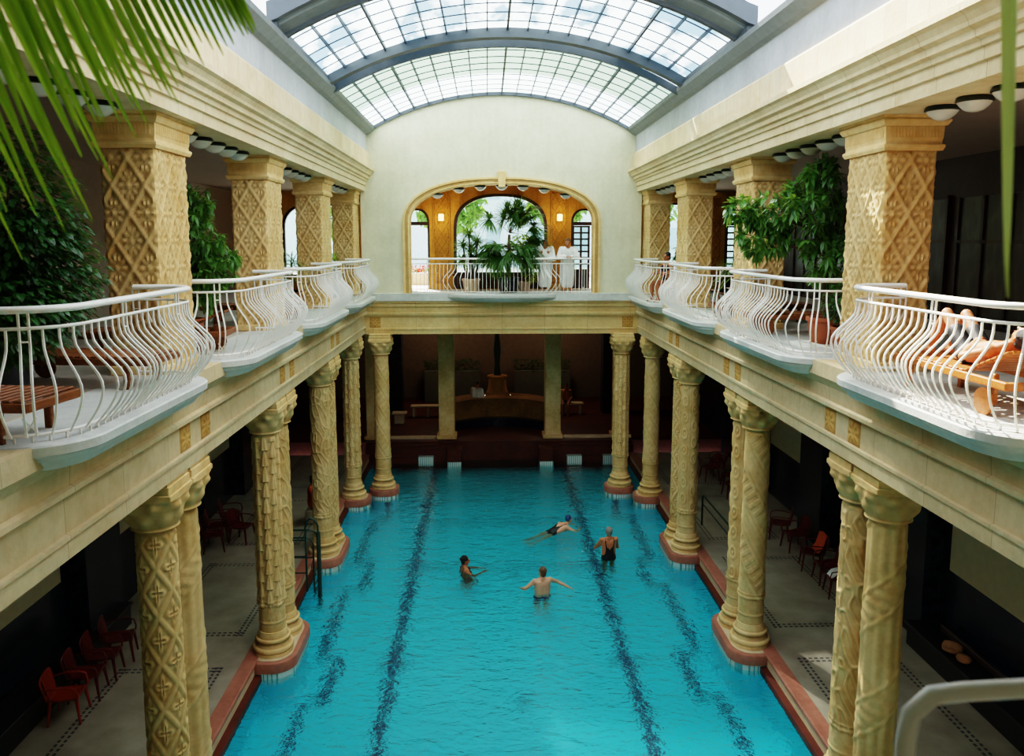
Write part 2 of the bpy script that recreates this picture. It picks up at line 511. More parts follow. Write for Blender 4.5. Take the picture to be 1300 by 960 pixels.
# ------------------------------------------------------------------ shell of the hall
def arch_open(x):            # underside of the arch in the end wall
    t = min(1, abs(x)/2.85)
    return 8.3 + 1.18*(1-t**2.3)**(1/2.3)
def roof_z(x):
    Rr = 8.0
    return 11.1 + 1.1 - (Rr - math.sqrt(max(0, Rr*Rr-x*x)))
def wall_open(mb, y0, y1, x0, x1, z0, ztop, openings, n=24, jamb_mi=0):
    """wall in a plane of constant y with arched openings [(xa, xb, zlow, fn_high)]"""
    xs = {round(x0, 4), round(x1, 4)}
    for xa, xb, zl, fh in openings:
        for i in range(n+1): xs.add(round(xa + (xb-xa)*(1-math.cos(PI*i/n))/2, 4))
    for i in range(1, 24): xs.add(round(x0+(x1-x0)*i/24, 4))
    xs = sorted(xs)
    def seg(xm):
        for o in openings:
            if o[0]+1e-5 < xm < o[1]-1e-5: return o
        return None
    for a, b in zip(xs[:-1], xs[1:]):
        if b-a < 1e-5: continue
        o = seg((a+b)/2)
        spans = [(z0, z0, ztop(a), ztop(b))] if o is None else []
        if o is not None:
            if o[2] > z0+1e-4: spans.append((z0, z0, o[2], o[2]))
            spans.append((o[3](a), o[3](b), ztop(a), ztop(b)))
            for (za, zb) in ([(o[2], o[2])] if o[2] > z0+1e-4 else [])+[(o[3](a), o[3](b))]:
                mb.add([(a, y0, za), (b, y0, zb), (b, y1, zb), (a, y1, za)], [(0, 1, 2, 3)], jamb_mi)
        for za, zb, ta, tb in spans:
            mb.add([(a, y0, za), (b, y0, zb), (b, y0, tb), (a, y0, ta)], [(0, 1, 2, 3)])
            mb.add([(a, y1, za), (b, y1, zb), (b, y1, tb), (a, y1, ta)], [(3, 2, 1, 0)])
            mb.add([(a, y0, ta), (b, y0, tb), (b, y1, tb), (a, y1, ta)], [(0, 1, 2, 3)])
    for xa, xb, zl, fh in openings:
        for xx in (xa, xb):
            mb.add([(xx, y0, zl), (xx, y1, zl), (xx, y1, fh(xx)), (xx, y0, fh(xx))], [(0, 1, 2, 3)], jamb_mi)

SIDE = {-1: 'left', 1: 'right'}
YN = -3.0
low_prof = [(4.9,4.86),(4.3,4.86),(4.3,5.03),(4.27,5.05),(4.27,5.09),(4.31,5.10),(4.31,5.44),(4.26,5.46),(4.2,5.50),(4.2,5.55),(4.25,5.57),(4.23,5.76),(4.17,5.84),(4.12,5.9),(4.12,6.1),(4.9,6.1)]
corn_prof = [(4.9,9.27),(4.2,9.27),(4.2,9.42),(4.165,9.43),(4.165,9.545),(4.13,9.555),(4.12,9.61),(4.07,9.63),(4.06,9.70),(4.0,9.73),(3.99,9.77),(3.95,9.83),(3.9,9.86),(3.9,9.93),(4.03,9.95),(4.9,9.95)]
for s in (-1, 1):
    nm = SIDE[s]
    m = MB().extrude([(s*a, b) for a, b in low_prof], 'y', YN, YE+.05); struct(m, 'trim_beam_'+nm, M['stone_beam'])
    m = MB().extrude([(s*a, b) for a, b in corn_prof], 'y', YN, YE+.02); struct(m, 'trim_cornice_'+nm, M['cornice'])
    m = MB().extrude([(s*4.9, 9.95), (s*4.06, 9.95), (s*4.06, 10.40), (s*4.09, 10.44), (s*4.9, 10.44)], 'y', YN, YE); struct(m, 'trim_frieze_'+nm, M['frieze'])
    m = MB().extrude([(s*4.9, 10.44), (s*4.13, 10.44), (s*4.13, 10.95), (s*4.10, 10.97), (s*4.9, 10.97)], 'y', YN, YE); struct(m, 'wall_attic_'+nm, M['plaster'])
    m = MB().extrude([(s*4.9, 10.96), (s*4.10, 10.96), (s*4.02, 11.0), (s*3.88, 11.12), (s*3.86, 11.2), (s*4.3, 11.28), (s*4.9, 11.28)], 'y', YN, YE); struct(m, 'trim_gutter_'+nm, M['zinc'])
    # gallery floor, ceiling and outer wall
    m = MB().box(min(s*4.9, s*9.0), max(s*4.9, s*9.0), YN, 27.2, 5.9, GF); struct(m, 'floor_gallery_'+nm, M['paver'])
    m = MB().box(min(s*4.4, s*9.2), max(s*4.4, s*9.2), YN, 27.2, 9.955, 10.2).box(min(s*4.9, s*9.2), max(s*4.9, s*9.2), YN, 27.2, 9.42, 9.6); struct(m, 'ceiling_gallery_'+nm, M['ceil'])
    m = MB().box(min(s*9.0, s*9.3), max(s*9.0, s*9.3), YN, 27.2, 5.9, 9.5); struct(m, 'wall_gallery_'+nm, M['ceil'] if s < 0 else M['dark_wood'])
    # lower side wall, dado, cream panels and dark pilasters
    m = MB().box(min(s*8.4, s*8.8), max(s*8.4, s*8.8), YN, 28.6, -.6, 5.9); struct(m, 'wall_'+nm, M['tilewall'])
    for k in range(-2, 3):
        y0 = 11.4+4.8*k
        m = MB().box(min(s*8.36, s*8.41), max(s*8.36, s*8.41), y0, y0+2.73, 1.5, 3.9); struct(m, 'trim_panel_%s_%d' % (nm, k+3), M['panel'])
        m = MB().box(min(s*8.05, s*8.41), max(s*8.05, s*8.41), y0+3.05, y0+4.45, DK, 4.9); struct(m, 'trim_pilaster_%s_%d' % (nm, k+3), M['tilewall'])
    m = MB().box(min(s*4.9, s*8.4), max(s*4.9, s*8.4), YN, 28.6, 4.95, 5.1); struct(m, 'ceiling_lower_'+nm, M['panel'])
    m = MB().box(min(s*8.25, s*8.42), max(s*8.25, s*8.42), YN, 28.6, 4.2, 4.95); struct(m, 'trim_wall_frieze_'+nm, M['panel'])
    # deck and pool kerb
    m = MB().box(min(s*5.1, s*8.4), max(s*5.1, s*8.4), YN, 28.6, DK-.3, DK); struct(m, 'floor_deck_'+nm, M['deck'])
    m = MB().extrude([(s*5.1, DK+.015), (s*4.86, DK+.015), (s*4.84, DK-.005), (s*4.84, DK-.06), (s*5.1, DK-.06)], 'y', YN, 28.6); struct(m, 'trim_kerb_'+nm, M['pink'])
    m = MB().box(min(s*4.87, s*5.1), max(s*4.87, s*5.1), YN, 28.6, -.36, DK-.06); struct(m, 'trim_kerb_riser_'+nm, M['cream_marble'])
    m = MB().box(min(s*4.74, s*5.1), max(s*4.74, s*5.1), YN, 28.6, -.52, -.36); struct(m, 'trim_kerb_step_'+nm, M['brown_marble'])
    m = MB().box(min(s*4.76, s*5.1), max(s*4.76, s*5.1), YN, 28.6, BED, -.52); struct(m, 'wall_pool_'+nm, M['pool_tile'])

# pool floor and water
m = MB().box(-5.1, 5.1, YN, 29.0, BED-.2, BED); struct(m, 'floor_pool', M['pool_tile'])
m = MB().add([(-4.75, YN, WZ), (4.75, YN, WZ), (4.75, 28.95, WZ), (-4.75, 28.95, WZ)], [(0, 1, 2, 3)])
wat = m.build('pool_water', M['water']); tag(wat, 'clear turquoise water filling the swimming pool', 'water', kind='stuff')
# end beam over the water and the gallery ledge
prof = [(25.2,4.84),(24.72,4.84),(24.72,4.97),(24.69,4.98),(24.69,5.03),(24.73,5.04),(24.73,5.38),(24.68,5.40),(24.63,5.47),(24.63,5.52),(24.68,5.54),(24.66,5.68),(24.6,5.72),(24.6,5.80),(24.55,5.84),(24.55,5.90),(25.2,5.9)]
m = MB().extrude(prof, 'x', -4.32, 4.32); struct(m, 'trim_beam_end', M['stone_beam_x'])
m = MB().box(-4.3, 4.3, 24.5, 24.74, 5.9, 6.13); struct(m, 'trim_ledge_end', M['slab'])
# relief tiles on the beams
def relief_tile():
    n = 20; u, v = np.meshgrid(np.linspace(-1, 1, n), np.linspace(-1, 1, n))
    r = np.hypot(u, v); th = np.arctan2(v, u)
    h = .03*(np.abs(u) < .97)*(np.abs(v) < .97)*(.4 + .35*(1+np.cos(8*th))*np.exp(-((r-.55)/.3)**2) + .5*np.exp(-(r/.18)**2))
    return u, v, h, n
u, v, h, n = relief_tile()
for s in (-1, 1):
    m = MB()
    for k, c in enumerate((5.45, 10.25, 15.05, 19.85)):
        for d in (-.36, .36):
            P = np.stack([s*(4.31-h), c+d+u*.17, 5.27+v*.165], -1); m.grid(P, n, n)
    struct(m, 'trim_relief_%s' % SIDE[s], M['relief'], 40)
m = MB()
for xx in (-3.98, 3.98):
    P = np.stack([xx+u*.17, 24.73-h, 5.21+v*.165], -1); m.grid(P, n, n)
struct(m, 'trim_relief_end', M['relief'], 40)

# end wall with its big arch
m = MB(); wall_open(m, YE, YE+.45, -4.35, 4.35, 6.0, lambda x: roof_z(x)+.02, [(-2.85, 2.85, 6.0, arch_open)], n=40, jamb_mi=1)
struct(m, 'wall_end', [M['endwall'], M['stone_low']])
# moulded frame round the arch
pts = [(-2.85, 6.13)] + [(-2.85*math.cos(PI*i/48), 0) for i in range(49)] + [(2.85, 6.13)]
path = []
for x, z in pts: path.append(Vector((x, 0, z if z else arch_open(x))))
offs = [(0.0, .0), (0.0, -.05), (.05, -.07), (.07, -.05), (.14, -.05), (.16, -.08), (.22, -.08), (.23, 0)]
rows = []
for i, p in enumerate(path):
    d = path[min(i+1, len(path)-1)] - path[max(i-1, 0)]; nrm = Vector((-d.z, 0, d.x)).normalized()
    if i in (0, len(path)-1): nrm = Vector((-1 if i == 0 else 1, 0, 0))
    rows.append([(p.x+nrm.x*a, YE+b, p.z+nrm.z*a) for a, b in offs])
m = MB().grid(np.array(rows), len(offs), len(rows)); struct(m, 'trim_arch_frame', M['stone'], 30)
m = MB().extrude([(-.1, 9.4), (.1, 9.4), (.13, 9.86), (-.13, 9.86)], 'y', YE-.14, YE+.3); struct(m, 'trim_keystone', M['stone'])

# ------------------------------------------------------------------ vestibule behind the arch
YB = 27.2
def rnd_arch(xa, xb, spring, rise, e=2.4):
    c, w = (xa+xb)/2, (xb-xa)/2
    return lambda x: spring + rise*max(0, 1-min(1, abs(x-c)/w)**e)**(1/e)
wins = [(-1.6, 1.6, 6.62, 8.2, 1.15), (-3.35, -2.42, GF, 8.35, .5), (2.42, 3.35, GF, 8.35, .5), (-7.4, -5.0, 6.55, 8.2, .85), (5.0, 7.0, 6.55, 8.2, .85), (7.75, 8.75, GF, 8.3, .6)]
m = MB(); wall_open(m, YB, YB+.35, -9.3, 9.3, 5.9, lambda x: 10.2, [(a, b, zl, rnd_arch(a, b, sp, ri)) for a, b, zl, sp, ri in wins])
struct(m, 'wall_vestibule', M['orange'])
m = MB().box(-4.3, 4.3, 24.74, 25.2, 5.9, GF).box(-9.0, 9.0, 25.2, 27.2, 5.9, GF); struct(m, 'floor_vestibule', M['slab'])
m = MB().box(-4.4, 4.4, 25.15, 27.2, 9.62, 9.8); struct(m, 'ceiling_vestibule', M['orange'])
def lattice(u, z, w=.39, hh=.66):
    a, b = u/w, z/hh
    p, q = a+b, a-b
    d1 = np.abs(((p+.5) % 1)-.5); d2 = np.abs(((q+.5) % 1)-.5)
    h = np.maximum(np.exp(-(d1/.085)**4), np.exp(-(d2/.085)**4))*.9
    # cell centre
    pc, qc = np.floor(p)+.5, np.floor(q)+.5
    du = (p-pc + q-qc)/2*w; dz = (p-pc - (q-qc))/2*hh
    r = np.hypot(du/(w*.36), dz/(hh*.3)); th = np.arctan2(dz*.62, du)
    pet = (.5+.5*np.cos(10*th))*np.exp(-((r-.62)/.32)**2)
    boss = np.exp(-(r/.22)**2)
    h = np.maximum(h, np.maximum(pet*.8, boss))
    cross = np.exp(-((np.minimum(np.hypot(d1, d2), 1))/.13)**2)
    return h + .25*cross
def face_relief(m, w, z0, z1, fn, amp, place, step=.022):
    nu = max(4, int(w/step)); nv = int((z1-z0)/step)
    uu, zz = np.meshgrid(np.linspace(-w/2, w/2, nu), np.linspace(z0, z1, nv))
    e = np.minimum(np.minimum(uu+w/2, w/2-uu), np.minimum(zz-z0, z1-zz))
    hh = fn(uu, zz)*amp*np.clip(e/.015, 0, 1)
    m.grid(place(uu, zz, hh), nu, nv)
for i, xx in enumerate((-2.01, 2.01, -7.72, 7.4)):
    w = .5 if i < 2 else .36
    m = MB(); face_relief(m, w, 6.3, 9.4 if i < 2 else 9.2, lambda a, b: lattice(a, b, .3, .5), .025, lambda a, b, c: np.stack([xx+a, YB-.06-c, b], -1))
    m.box(xx-w/2-.03, xx+w/2+.03, YB-.05, YB+.02, 6.1, 9.55).box(xx-w/2-.05, xx+w/2+.05, YB-.1, YB, 6.1, 6.3)
    struct(m, 'trim_pilaster_vestibule_%d' % (i+1), M['orange'])
# window frames and glass
for i, (a, b, zl, sp, ri) in enumerate(wins):
    fn = rnd_arch(a, b, sp, ri); c = (a+b)/2; w = (b-a)/2
    path = [Vector((a, 0, zl))] + [Vector((c-w*math.cos(PI*k/24), 0, fn(c-w*math.cos(PI*k/24)))) for k in range(25)] + [Vector((b, 0, zl))]
    t = .1 if i == 0 else .07
    m = MB()
    rows = []
    for p in path:
        q = Vector((c+(p.x-c)*(1-t/w), 0, zl + (p.z-zl)*(1-t/(sp+ri-zl)) if p.z > zl else zl))
        rows.append([(p.x, YB+.08, p.z), (p.x, YB+.02, p.z), (q.x, YB+.02, q.z), (q.x, YB+.16, q.z)])
    m.grid(np.array(rows), 4, len(rows))
    isdoor = i in (1, 2, 5)
    if not isdoor: m.box(a, b, YB+.02, YB+.16, zl-.06, zl+.06)
    else: m.box(a, b, YB+.03, YB+.15, 8.28, 8.4)
    fr = m.build('window_%d' % (i+1) if not isdoor else 'door_%d' % (1+(1, 2, 5).index(i)), M['dark_wood'], None); fr['kind'] = 'structure'
    g = MB()
    zz = zl if not isdoor else 8.4
    gp = [(c-w*.99*math.cos(PI*k/24), fn(c-w*.99*math.cos(PI*k/24))-.03) for k in range(25)]
    gp = [(x, max(z, zz+.01)) for x, z in gp]
    g.add([(x, YB+.09, zz) for x, z in gp] + [(x, YB+.09, z) for x, z in gp], [(k, k+1, 26+k, 25+k) for k in range(24)])
    g.build('glass', M['glass'], fr)
    # door leaves with small panes
    if isdoor and i != 1:
        lf = MB(); w2 = .62 if i == 2 else .96; x0 = a+.04
        nx, nz = (2, 7) if i == 2 else (3, 7)
        zb = 6.75
        lf.box(x0, x0+w2, YB+.04, YB+.1, 6.12, zb)
        for k in range(nx+1): xx = x0+.04+k*(w2-.08)/nx; lf.box(xx-.035, xx+.035, YB+.04, YB+.1, zb, 8.27)
        for k in range(nz+1): zz = zb+k*(8.24-zb)/nz; lf.box(x0, x0+w2, YB+.045, YB+.095, zz-.03, zz+.03)
        d = lf.build('door_leaf', M['dark_wood'], fr)
        MB().box(x0+.02, x0+w2-.02, YB+.066, YB+.07, zb, 8.25).build('glass', M['glass'], d)
# dark boards under the big window
m = MB()
for k in range(24): m.box(-1.6+k*.1335, -1.6+k*.1335+.12, YB-.05, YB, 6.12, 6.6)
m.box(-1.65, 1.65, YB-.08, YB, 6.56, 6.63); struct(m, 'trim_window_board', M['dark_wood'])

# end wall of the pool hall below: terrace, steps, piers, back wall
m = MB().box(-8.4, 8.4, 28.95, 37.3, BED-.2, .28); struct(m, 'floor_terrace', M['brown_marble'])
for s in (-1, 1):
    m = MB().box(min(s*1.45, s*5.0), max(s*1.45, s*5.0), 28.6, 29.0, -.6, .12).box(min(s*1.6, s*5.0), max(s*1.6, s*5.0), 28.75, 29.0, .12, .2).box(min(s*2.4, s*4.5), max(s*2.4, s*4.5), 28.5, 28.7, -.6, -.2)
    struct(m, 'trim_steps_%s' % SIDE[s], M['brown_marble'])
    m = MB().box(min(s*2.45, s*4.4), max(s*2.45, s*4.4), 29.3, 29.55, .28, .36); struct(m, 'trim_sill_%s' % SIDE[s], M['cream_marble'])
m = MB()
rows = []
for k in range(21):      # curved riser behind the middle bay
    t = PI*(.2+.6*k/20); x = -2.9*math.cos(t); y = 27.4+3.9*math.sin(t)
    rows.append([(x, y, -.5), (x, y, .30)])
m.grid(np.array(rows), 2, 21)
struct(m, 'trim_curved_step', M['brown_marble'])
m = MB(); rows = []
for k in range(21):
    t = PI*(.2+.6*k/20); x = -2.9*math.cos(t); y = 27.39+3.88*math.sin(t)
    rows.append([(x, y, .30), (x, y, .62), (x, y+.35, .62)])
m.grid(np.array(rows), 3, 21); struct(m, 'trim_navy_step_band', M['navy_tile'])
m = MB(); rows = []
for k in range(21):
    t = PI*(.2+.6*k/20); x = -2.9*math.cos(t); y = 27.75+3.88*math.sin(t)
    rows.append([(x, y, .62), (x, y+.02, 1.38), (x, y+1.2, 1.38)])
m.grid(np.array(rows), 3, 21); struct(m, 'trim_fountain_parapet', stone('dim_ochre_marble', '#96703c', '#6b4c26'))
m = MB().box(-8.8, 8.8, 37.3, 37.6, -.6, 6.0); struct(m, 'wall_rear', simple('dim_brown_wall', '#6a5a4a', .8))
for k, x in enumerate((-4.55, 4.95)):
    m = MB().box(x-.4, x+.4, 33.6, 34.3, .28, 5.3); struct(m, 'trim_navy_pilaster_%d' % (k+1), M['navy_tile'])
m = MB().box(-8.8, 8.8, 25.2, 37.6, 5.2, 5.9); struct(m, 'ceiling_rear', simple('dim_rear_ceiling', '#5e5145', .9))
for s in (-1, 1):
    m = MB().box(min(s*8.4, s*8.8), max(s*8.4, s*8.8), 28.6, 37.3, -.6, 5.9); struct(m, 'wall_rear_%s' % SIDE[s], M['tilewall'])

# hall behind the viewer
m = MB().box(-9.3, 9.3, YN-.3, YN, -1.5, 11.4); struct(m, 'wall_near', M['endwall'])
m = MB().box(-4.9, 4.9, YN, .55, 5.9, GF); struct(m, 'floor_gallery_near', M['paver'])
m = MB().box(-4.3, 4.3, YN, .55, 4.86, 5.9); struct(m, 'trim_beam_near', M['stone_beam_x'])

m = MB().box(-4.95, 4.95, YN, 6.0, 11.3, 11.5); struct(m, 'added_sky_blocker', M['plaster'])  # added opaque slab out of view, keeps sky and sun off the near bays
# ------------------------------------------------------------------ gallery pillars
def pillar_mesh():
    m = MB(); z0, z1 = 6.1, 8.86
    hw, hd = PW/2, PD/2
    f = lambda a, b: lattice(a, b-6.1)
    face_relief(m, PW, z0, z1, f, .03, lambda a, b, c: np.stack([a, -hd-c, b], -1))
    face_relief(m, PW, z0, z1, f, .03, lambda a, b, c: np.stack([-a, hd+c, b], -1))
    face_relief(m, PD, z0, z1, f, .03, lambda a, b, c: np.stack([hw+c, a, b], -1))
    face_relief(m, PD, z0, z1, f, .03, lambda a, b, c: np.stack([-hw-c, -a, b], -1))
    sh = m.mesh('shaft', M['stone'], 50)
    c = MB(); o = []
    for z, e in ((8.85, .0), (8.85, .05), (8.89, .07), (8.92, .07), (8.93, .045), (8.96, .04), (9.0, .05), (9.14, .055), (9.15, .08), (9.2, .11), (9.22, .11), (9.23, .09), (9.255, .12), (9.27, .12)):
        o.append([(hw+e, -hd-e, z), (hw+e, hd+e, z), (-hw-e, hd+e, z), (-hw-e, -hd-e, z)])
    c.grid(np.array(o), 4, len(o), wrap=True)
    for z, e in ((9.02, .057), ):
        k = -hd
        while k < hd:
            for s in (-1, 1): c.box(min(s*(hw+.05), s*(hw+.062)), max(s*(hw+.05), s*(hw+.062)), k, k+.02, 9.01, 9.13)
            k += .04
        k = -hw
        while k < hw:
            for s in (-1, 1): c.box(k, k+.02, min(s*(hd+.05), s*(hd+.062)), max(s*(hd+.05), s*(hd+.062)), 9.01, 9.13)
            k += .04
    cap = c.mesh('capital', M['stone'])
    b = MB().rbox(-hw-.04, hw+.04, -hd-.04, hd+.04, 6.1, 6.22, .015).mesh('base', M['stone'])
    return sh, cap, b
psh, pcap, pbase = pillar_mesh()
ORD = ['nearest', 'second', 'third', 'last']
for s in (-1, 1):
    for k, y in enumerate(PF[1:]):
        lab = 'square pillar carved with a rosette lattice, %s along the %s gallery' % (['nearest', 'second', 'third', 'last'][k], SIDE[s])
        t = thing('carved_pillar', lab, 'pillar', (s*(PX+PW/2), y+PD/2, 0), 0, 'carved pillars of the upper gallery')
        part('shaft', psh, t); part('capital', pcap, t); part('base', pbase, t)

# ------------------------------------------------------------------ pool columns
Z0, ZC = DK, 4.86
def shaft_fn(kind):
    def lozenge(t, z):
        a = t/(2*PI)*4; b = z/.62
        p, q = a+b, a-b
        d = np.minimum(np.abs(((p+.5) % 1)-.5), np.abs(((q+.5) % 1)-.5))
        pc, qc = np.floor(p)+.5, np.floor(q)+.5
        du = (p-pc+q-qc)/2; dv = (p-pc-(q-qc))/2
        r = np.hypot(du, dv)*2; th = np.arctan2(dv, du)
        return .7*np.exp(-(d/.1)**4) + .8*np.exp(-((r-.42*(.6+.4*np.cos(4*th)))/.12)**2)*(r < .85)
    def leaf(t, z):
        n = 9
        col = t/(2*PI)*n; row = z/.3
        ci = np.floor(col)
        v = (row + .5*(ci % 2)) % 1; u = np.abs((col % 1)-.5)*2
        wv = np.clip(1.02-v, .05, 1)**.6
        blade = np.clip(1-(u/wv)**2, 0, 1)
        return blade*(1.15-.55*v) - .35*np.exp(-(u/.12)**2)*(v < .85)
    def spiral(t, z):
        q = (2*t/(2*PI) + z/1.25) % 1
        d = np.abs(q-.5)
        band = (d < .2)
        w = (t/(2*PI)*6 - z/.22)
        blocks = .5+.5*np.sign(np.sin(2*PI*w))
        return .55*np.exp(-((d-.22)/.035)**2) + band*(.25+.35*blocks) + (~band)*.35*np.exp(-((d-.36)/.05)**2)
    def floral(t, z):
        a = t*4; b = z*10
        w = np.sin(a+1.4*np.sin(b*.55)) * np.cos(b*.8+1.3*np.sin(a*1.0)) + .6*np.sin(3*a*.5+b*1.3+np.sin(b))
        return .9*np.exp(-(w/.33)**2)
    def twist(t, z):
        q = (t/(2*PI) - z/1.5) % 1
        d = np.abs(q-.5)
        band = np.exp(-(d/.13)**6)
        fl = .5+.5*np.cos(10*t)
        scal = .5+.5*np.cos(2*PI*(z/.16 + t/(2*PI)*3))
        return band*(.55+.3*scal) + (1-band)*.5*fl + .5*np.exp(-((d-.17)/.03)**2)
    def bead(t, z):
        a = t/(2*PI)*6; b = z/.42
        u = (a % 1)-.5; v = ((b+.5*(np.floor(a) % 2)) % 1)-.5
        r = np.hypot(u*1.1, v)
        return .8*np.exp(-((r-.28)/.08)**2)+.9*np.exp(-(r/.1)**2)+.3*np.exp(-((np.abs(u)-.5)/.05)**2)
    return dict(lozenge=lozenge, leaf=leaf, spiral=spiral, floral=floral, twist=twist, bead=bead)[kind]
AMP = dict(lozenge=.026, leaf=.036, spiral=.024, floral=.022, twist=.028, bead=.022)
def column_meshes(kind):
    n, nz = 112, 250
    zs = np.linspace(Z0+.44, 4.22, nz)
    th = np.linspace(0, 2*PI, n, endpoint=False)
    T, Zz = np.meshgrid(th, zs)
    r0 = .245 - .022*((Zz-Z0)/4.6)
    fn = shaft_fn(kind)
    h = fn(T, Zz)*AMP[kind]
    plain = (smoothstep(Z0+.62, Z0+.66, Zz))*(1-smoothstep(4.12, 4.16, Zz))
    lowplain = 1-.75*((Zz > Z0+.95) == False)
    ring = .018*np.exp(-((Zz-(Z0+1.0))/.028)**2) + .012*np.exp(-((Zz-(Z0+1.07))/.018)**2) + .014*np.exp(-((Zz-(Z0+.64))/.02)**2)
    if kind in ('twist', 'lozenge'): ring = ring*.2; lowplain = 1
    r = r0 + h*plain*lowplain + ring
    P = np.stack([r*np.cos(T), r*np.sin(T), Zz], -1)
    sh = MB().grid(P, n, nz, wrap=True).mesh('shaft', M['stone_low'], 60)
    # carved basket capital, round below and square above
    nzc = 26
    zc = np.linspace(4.2, 4.64, nzc); T2, Z2 = np.meshgrid(th, zc); f = (Z2-4.2)/.44
    e = 2+5*f**1.5
    se = 1/((np.abs(np.cos(T2))**e + np.abs(np.sin(T2))**e)**(1/e))
    rr = (.24 + .03*np.exp(-((f-.04)/.035)**2) + .135*f**.6 - .01*f)*(se*f + (1-f))
    lobes = .5+.5*np.cos(8*T2); up = .5+.5*np.cos(8*T2+PI)
    rr += .040*lobes*np.exp(-((f-.38)/.18)**2) + .042*up*np.exp(-((f-.72)/.14)**2) + .02*np.exp(-((np.hypot((np.abs((T2 % (PI/2))-PI/4)-.45)*2.4, (f-.8)*2))/.22)**2)
    rr += .012*np.exp(-((f-.95)/.03)**2)
    cap = MB().grid(np.stack([rr*np.cos(T2), rr*np.sin(T2), Z2], -1), n, nzc, wrap=True).mesh('capital', M['stone_low'], 60)
    ab = MB().rbox(-.355, .355, -.36, .36, 4.62, 4.70, .012).rbox(-.33, .33, -.34, .34, 4.70, 4.80, .008).box(-.31, .31, -.33, .33, 4.8, ZC).mesh('abacus', M['stone_low'])
    prof = [(.0, Z0), (.375, Z0), (.375, Z0+.06)]
    for k in range(9): a = -PI/2+PI*k/8; prof.append((.355+.03*math.cos(a), Z0+.11+.05*math.sin(a)))
    prof += [(.33, Z0+.165), (.31, Z0+.19), (.295, Z0+.22), (.30, Z0+.25)]
    for k in range(9): a = -PI/2+PI*k/8; prof.append((.305+.025*math.cos(a), Z0+.29+.035*math.sin(a)))
    prof += [(.29, Z0+.33), (.275, Z0+.36), (.262, Z0+.45)]
    bs = MB().lathe(prof, 48).mesh('base', M['stone_low'], 40)
    return sh, cap, ab, bs
CM = {k: column_meshes(k) for k in AMP}
def column(x, y, kind, label, rz=0, group='twin columns along the pool'):
    t = thing('stone_column', label, 'column', (x, y, 0), 0, group)
    sh, cap, ab, bs = CM[kind]
    o = part('shaft', sh, t, rot=(0, 0, rz)); part('capital', cap, t); part('abacus', ab, t); part('base', bs, t)
CX = 4.63
def cxs(s, k): return s*(4.70 if s > 0 and k < 3 else 4.64)
kinds = {(-1, 1): ('lozenge', 'twist'), (-1, 2): ('leaf', 'floral'), (-1, 3): ('floral', 'lozenge'), (1, 1): ('twist', 'floral'), (1, 2): ('spiral', 'bead'), (1, 3): ('bead', 'lozenge'), (-1, 0): ('spiral', 'leaf'), (1, 0): ('lozenge', 'leaf')}
desc = dict(lozenge='diamond straps and flowers', leaf='rows of pointed leaves', spiral='a checkered spiral band', floral='scrolling foliage', twist='flutes crossed by a winding band', bead='ringed beads and strips')
PAIRY = {0: 5.45, 1: 10.02, 2: 14.95, 3: 19.75}
for (s, k), (ka, kb) in kinds.items():
    for j, (kd, dy) in enumerate(((ka, -.375), (kb, .375))):
        lab = '%s column of the %s %s pair, carved with %s' % (('front', 'rear')[j], ('out of frame', 'nearest', 'second', 'third')[k], SIDE[s], desc[kd])
        if k == 0: continue
        column(cxs(s, k), PAIRY[k]+dy, kd, lab, rz=(.3, 1.1)[j])
for s in (-1, 1):
    column(s*CX, 23.85, 'leaf' if s < 0 else 'spiral', 'outer column in the %s rear pool corner, carved with %s' % (SIDE[s], desc['leaf' if s < 0 else 'spiral']), .2, 'corner columns')
    column(s*3.83, 24.78, 'spiral' if s < 0 else 'leaf', 'inner column in the %s rear pool corner, carved with %s' % (SIDE[s], desc['spiral' if s < 0 else 'leaf']), .6, 'corner columns')
# plain square piers further back
def pier():
    sh = MB().rbox(-.3, .3, -.3, .3, .28, 4.9, .03).mesh('shaft', M['stone_low'])
    cp = MB().rbox(-.33, .33, -.33, .33, 4.75, 5.19, .02).mesh('capital', M['stone_low'])
    bs = MB().rbox(-.38, .38, -.38, .38, .28, .42, .02).mesh('base', M['stone_low'])
    return sh, cp, bs
ps = pier()
for k, x in enumerate((-4.75, -2.02, 2.02, 4.65)):
    t = thing('square_pier', 'plain square stone pier behind the pool, %s of the four' % ('first from the left', 'second from the left', 'third from the left', 'rightmost')[k], 'pier', (x, 29.6, 0), 0, 'square piers at the rear of the pool')
    for nme, me in zip(('shaft', 'capital', 'base'), ps): part(nme, me, t)

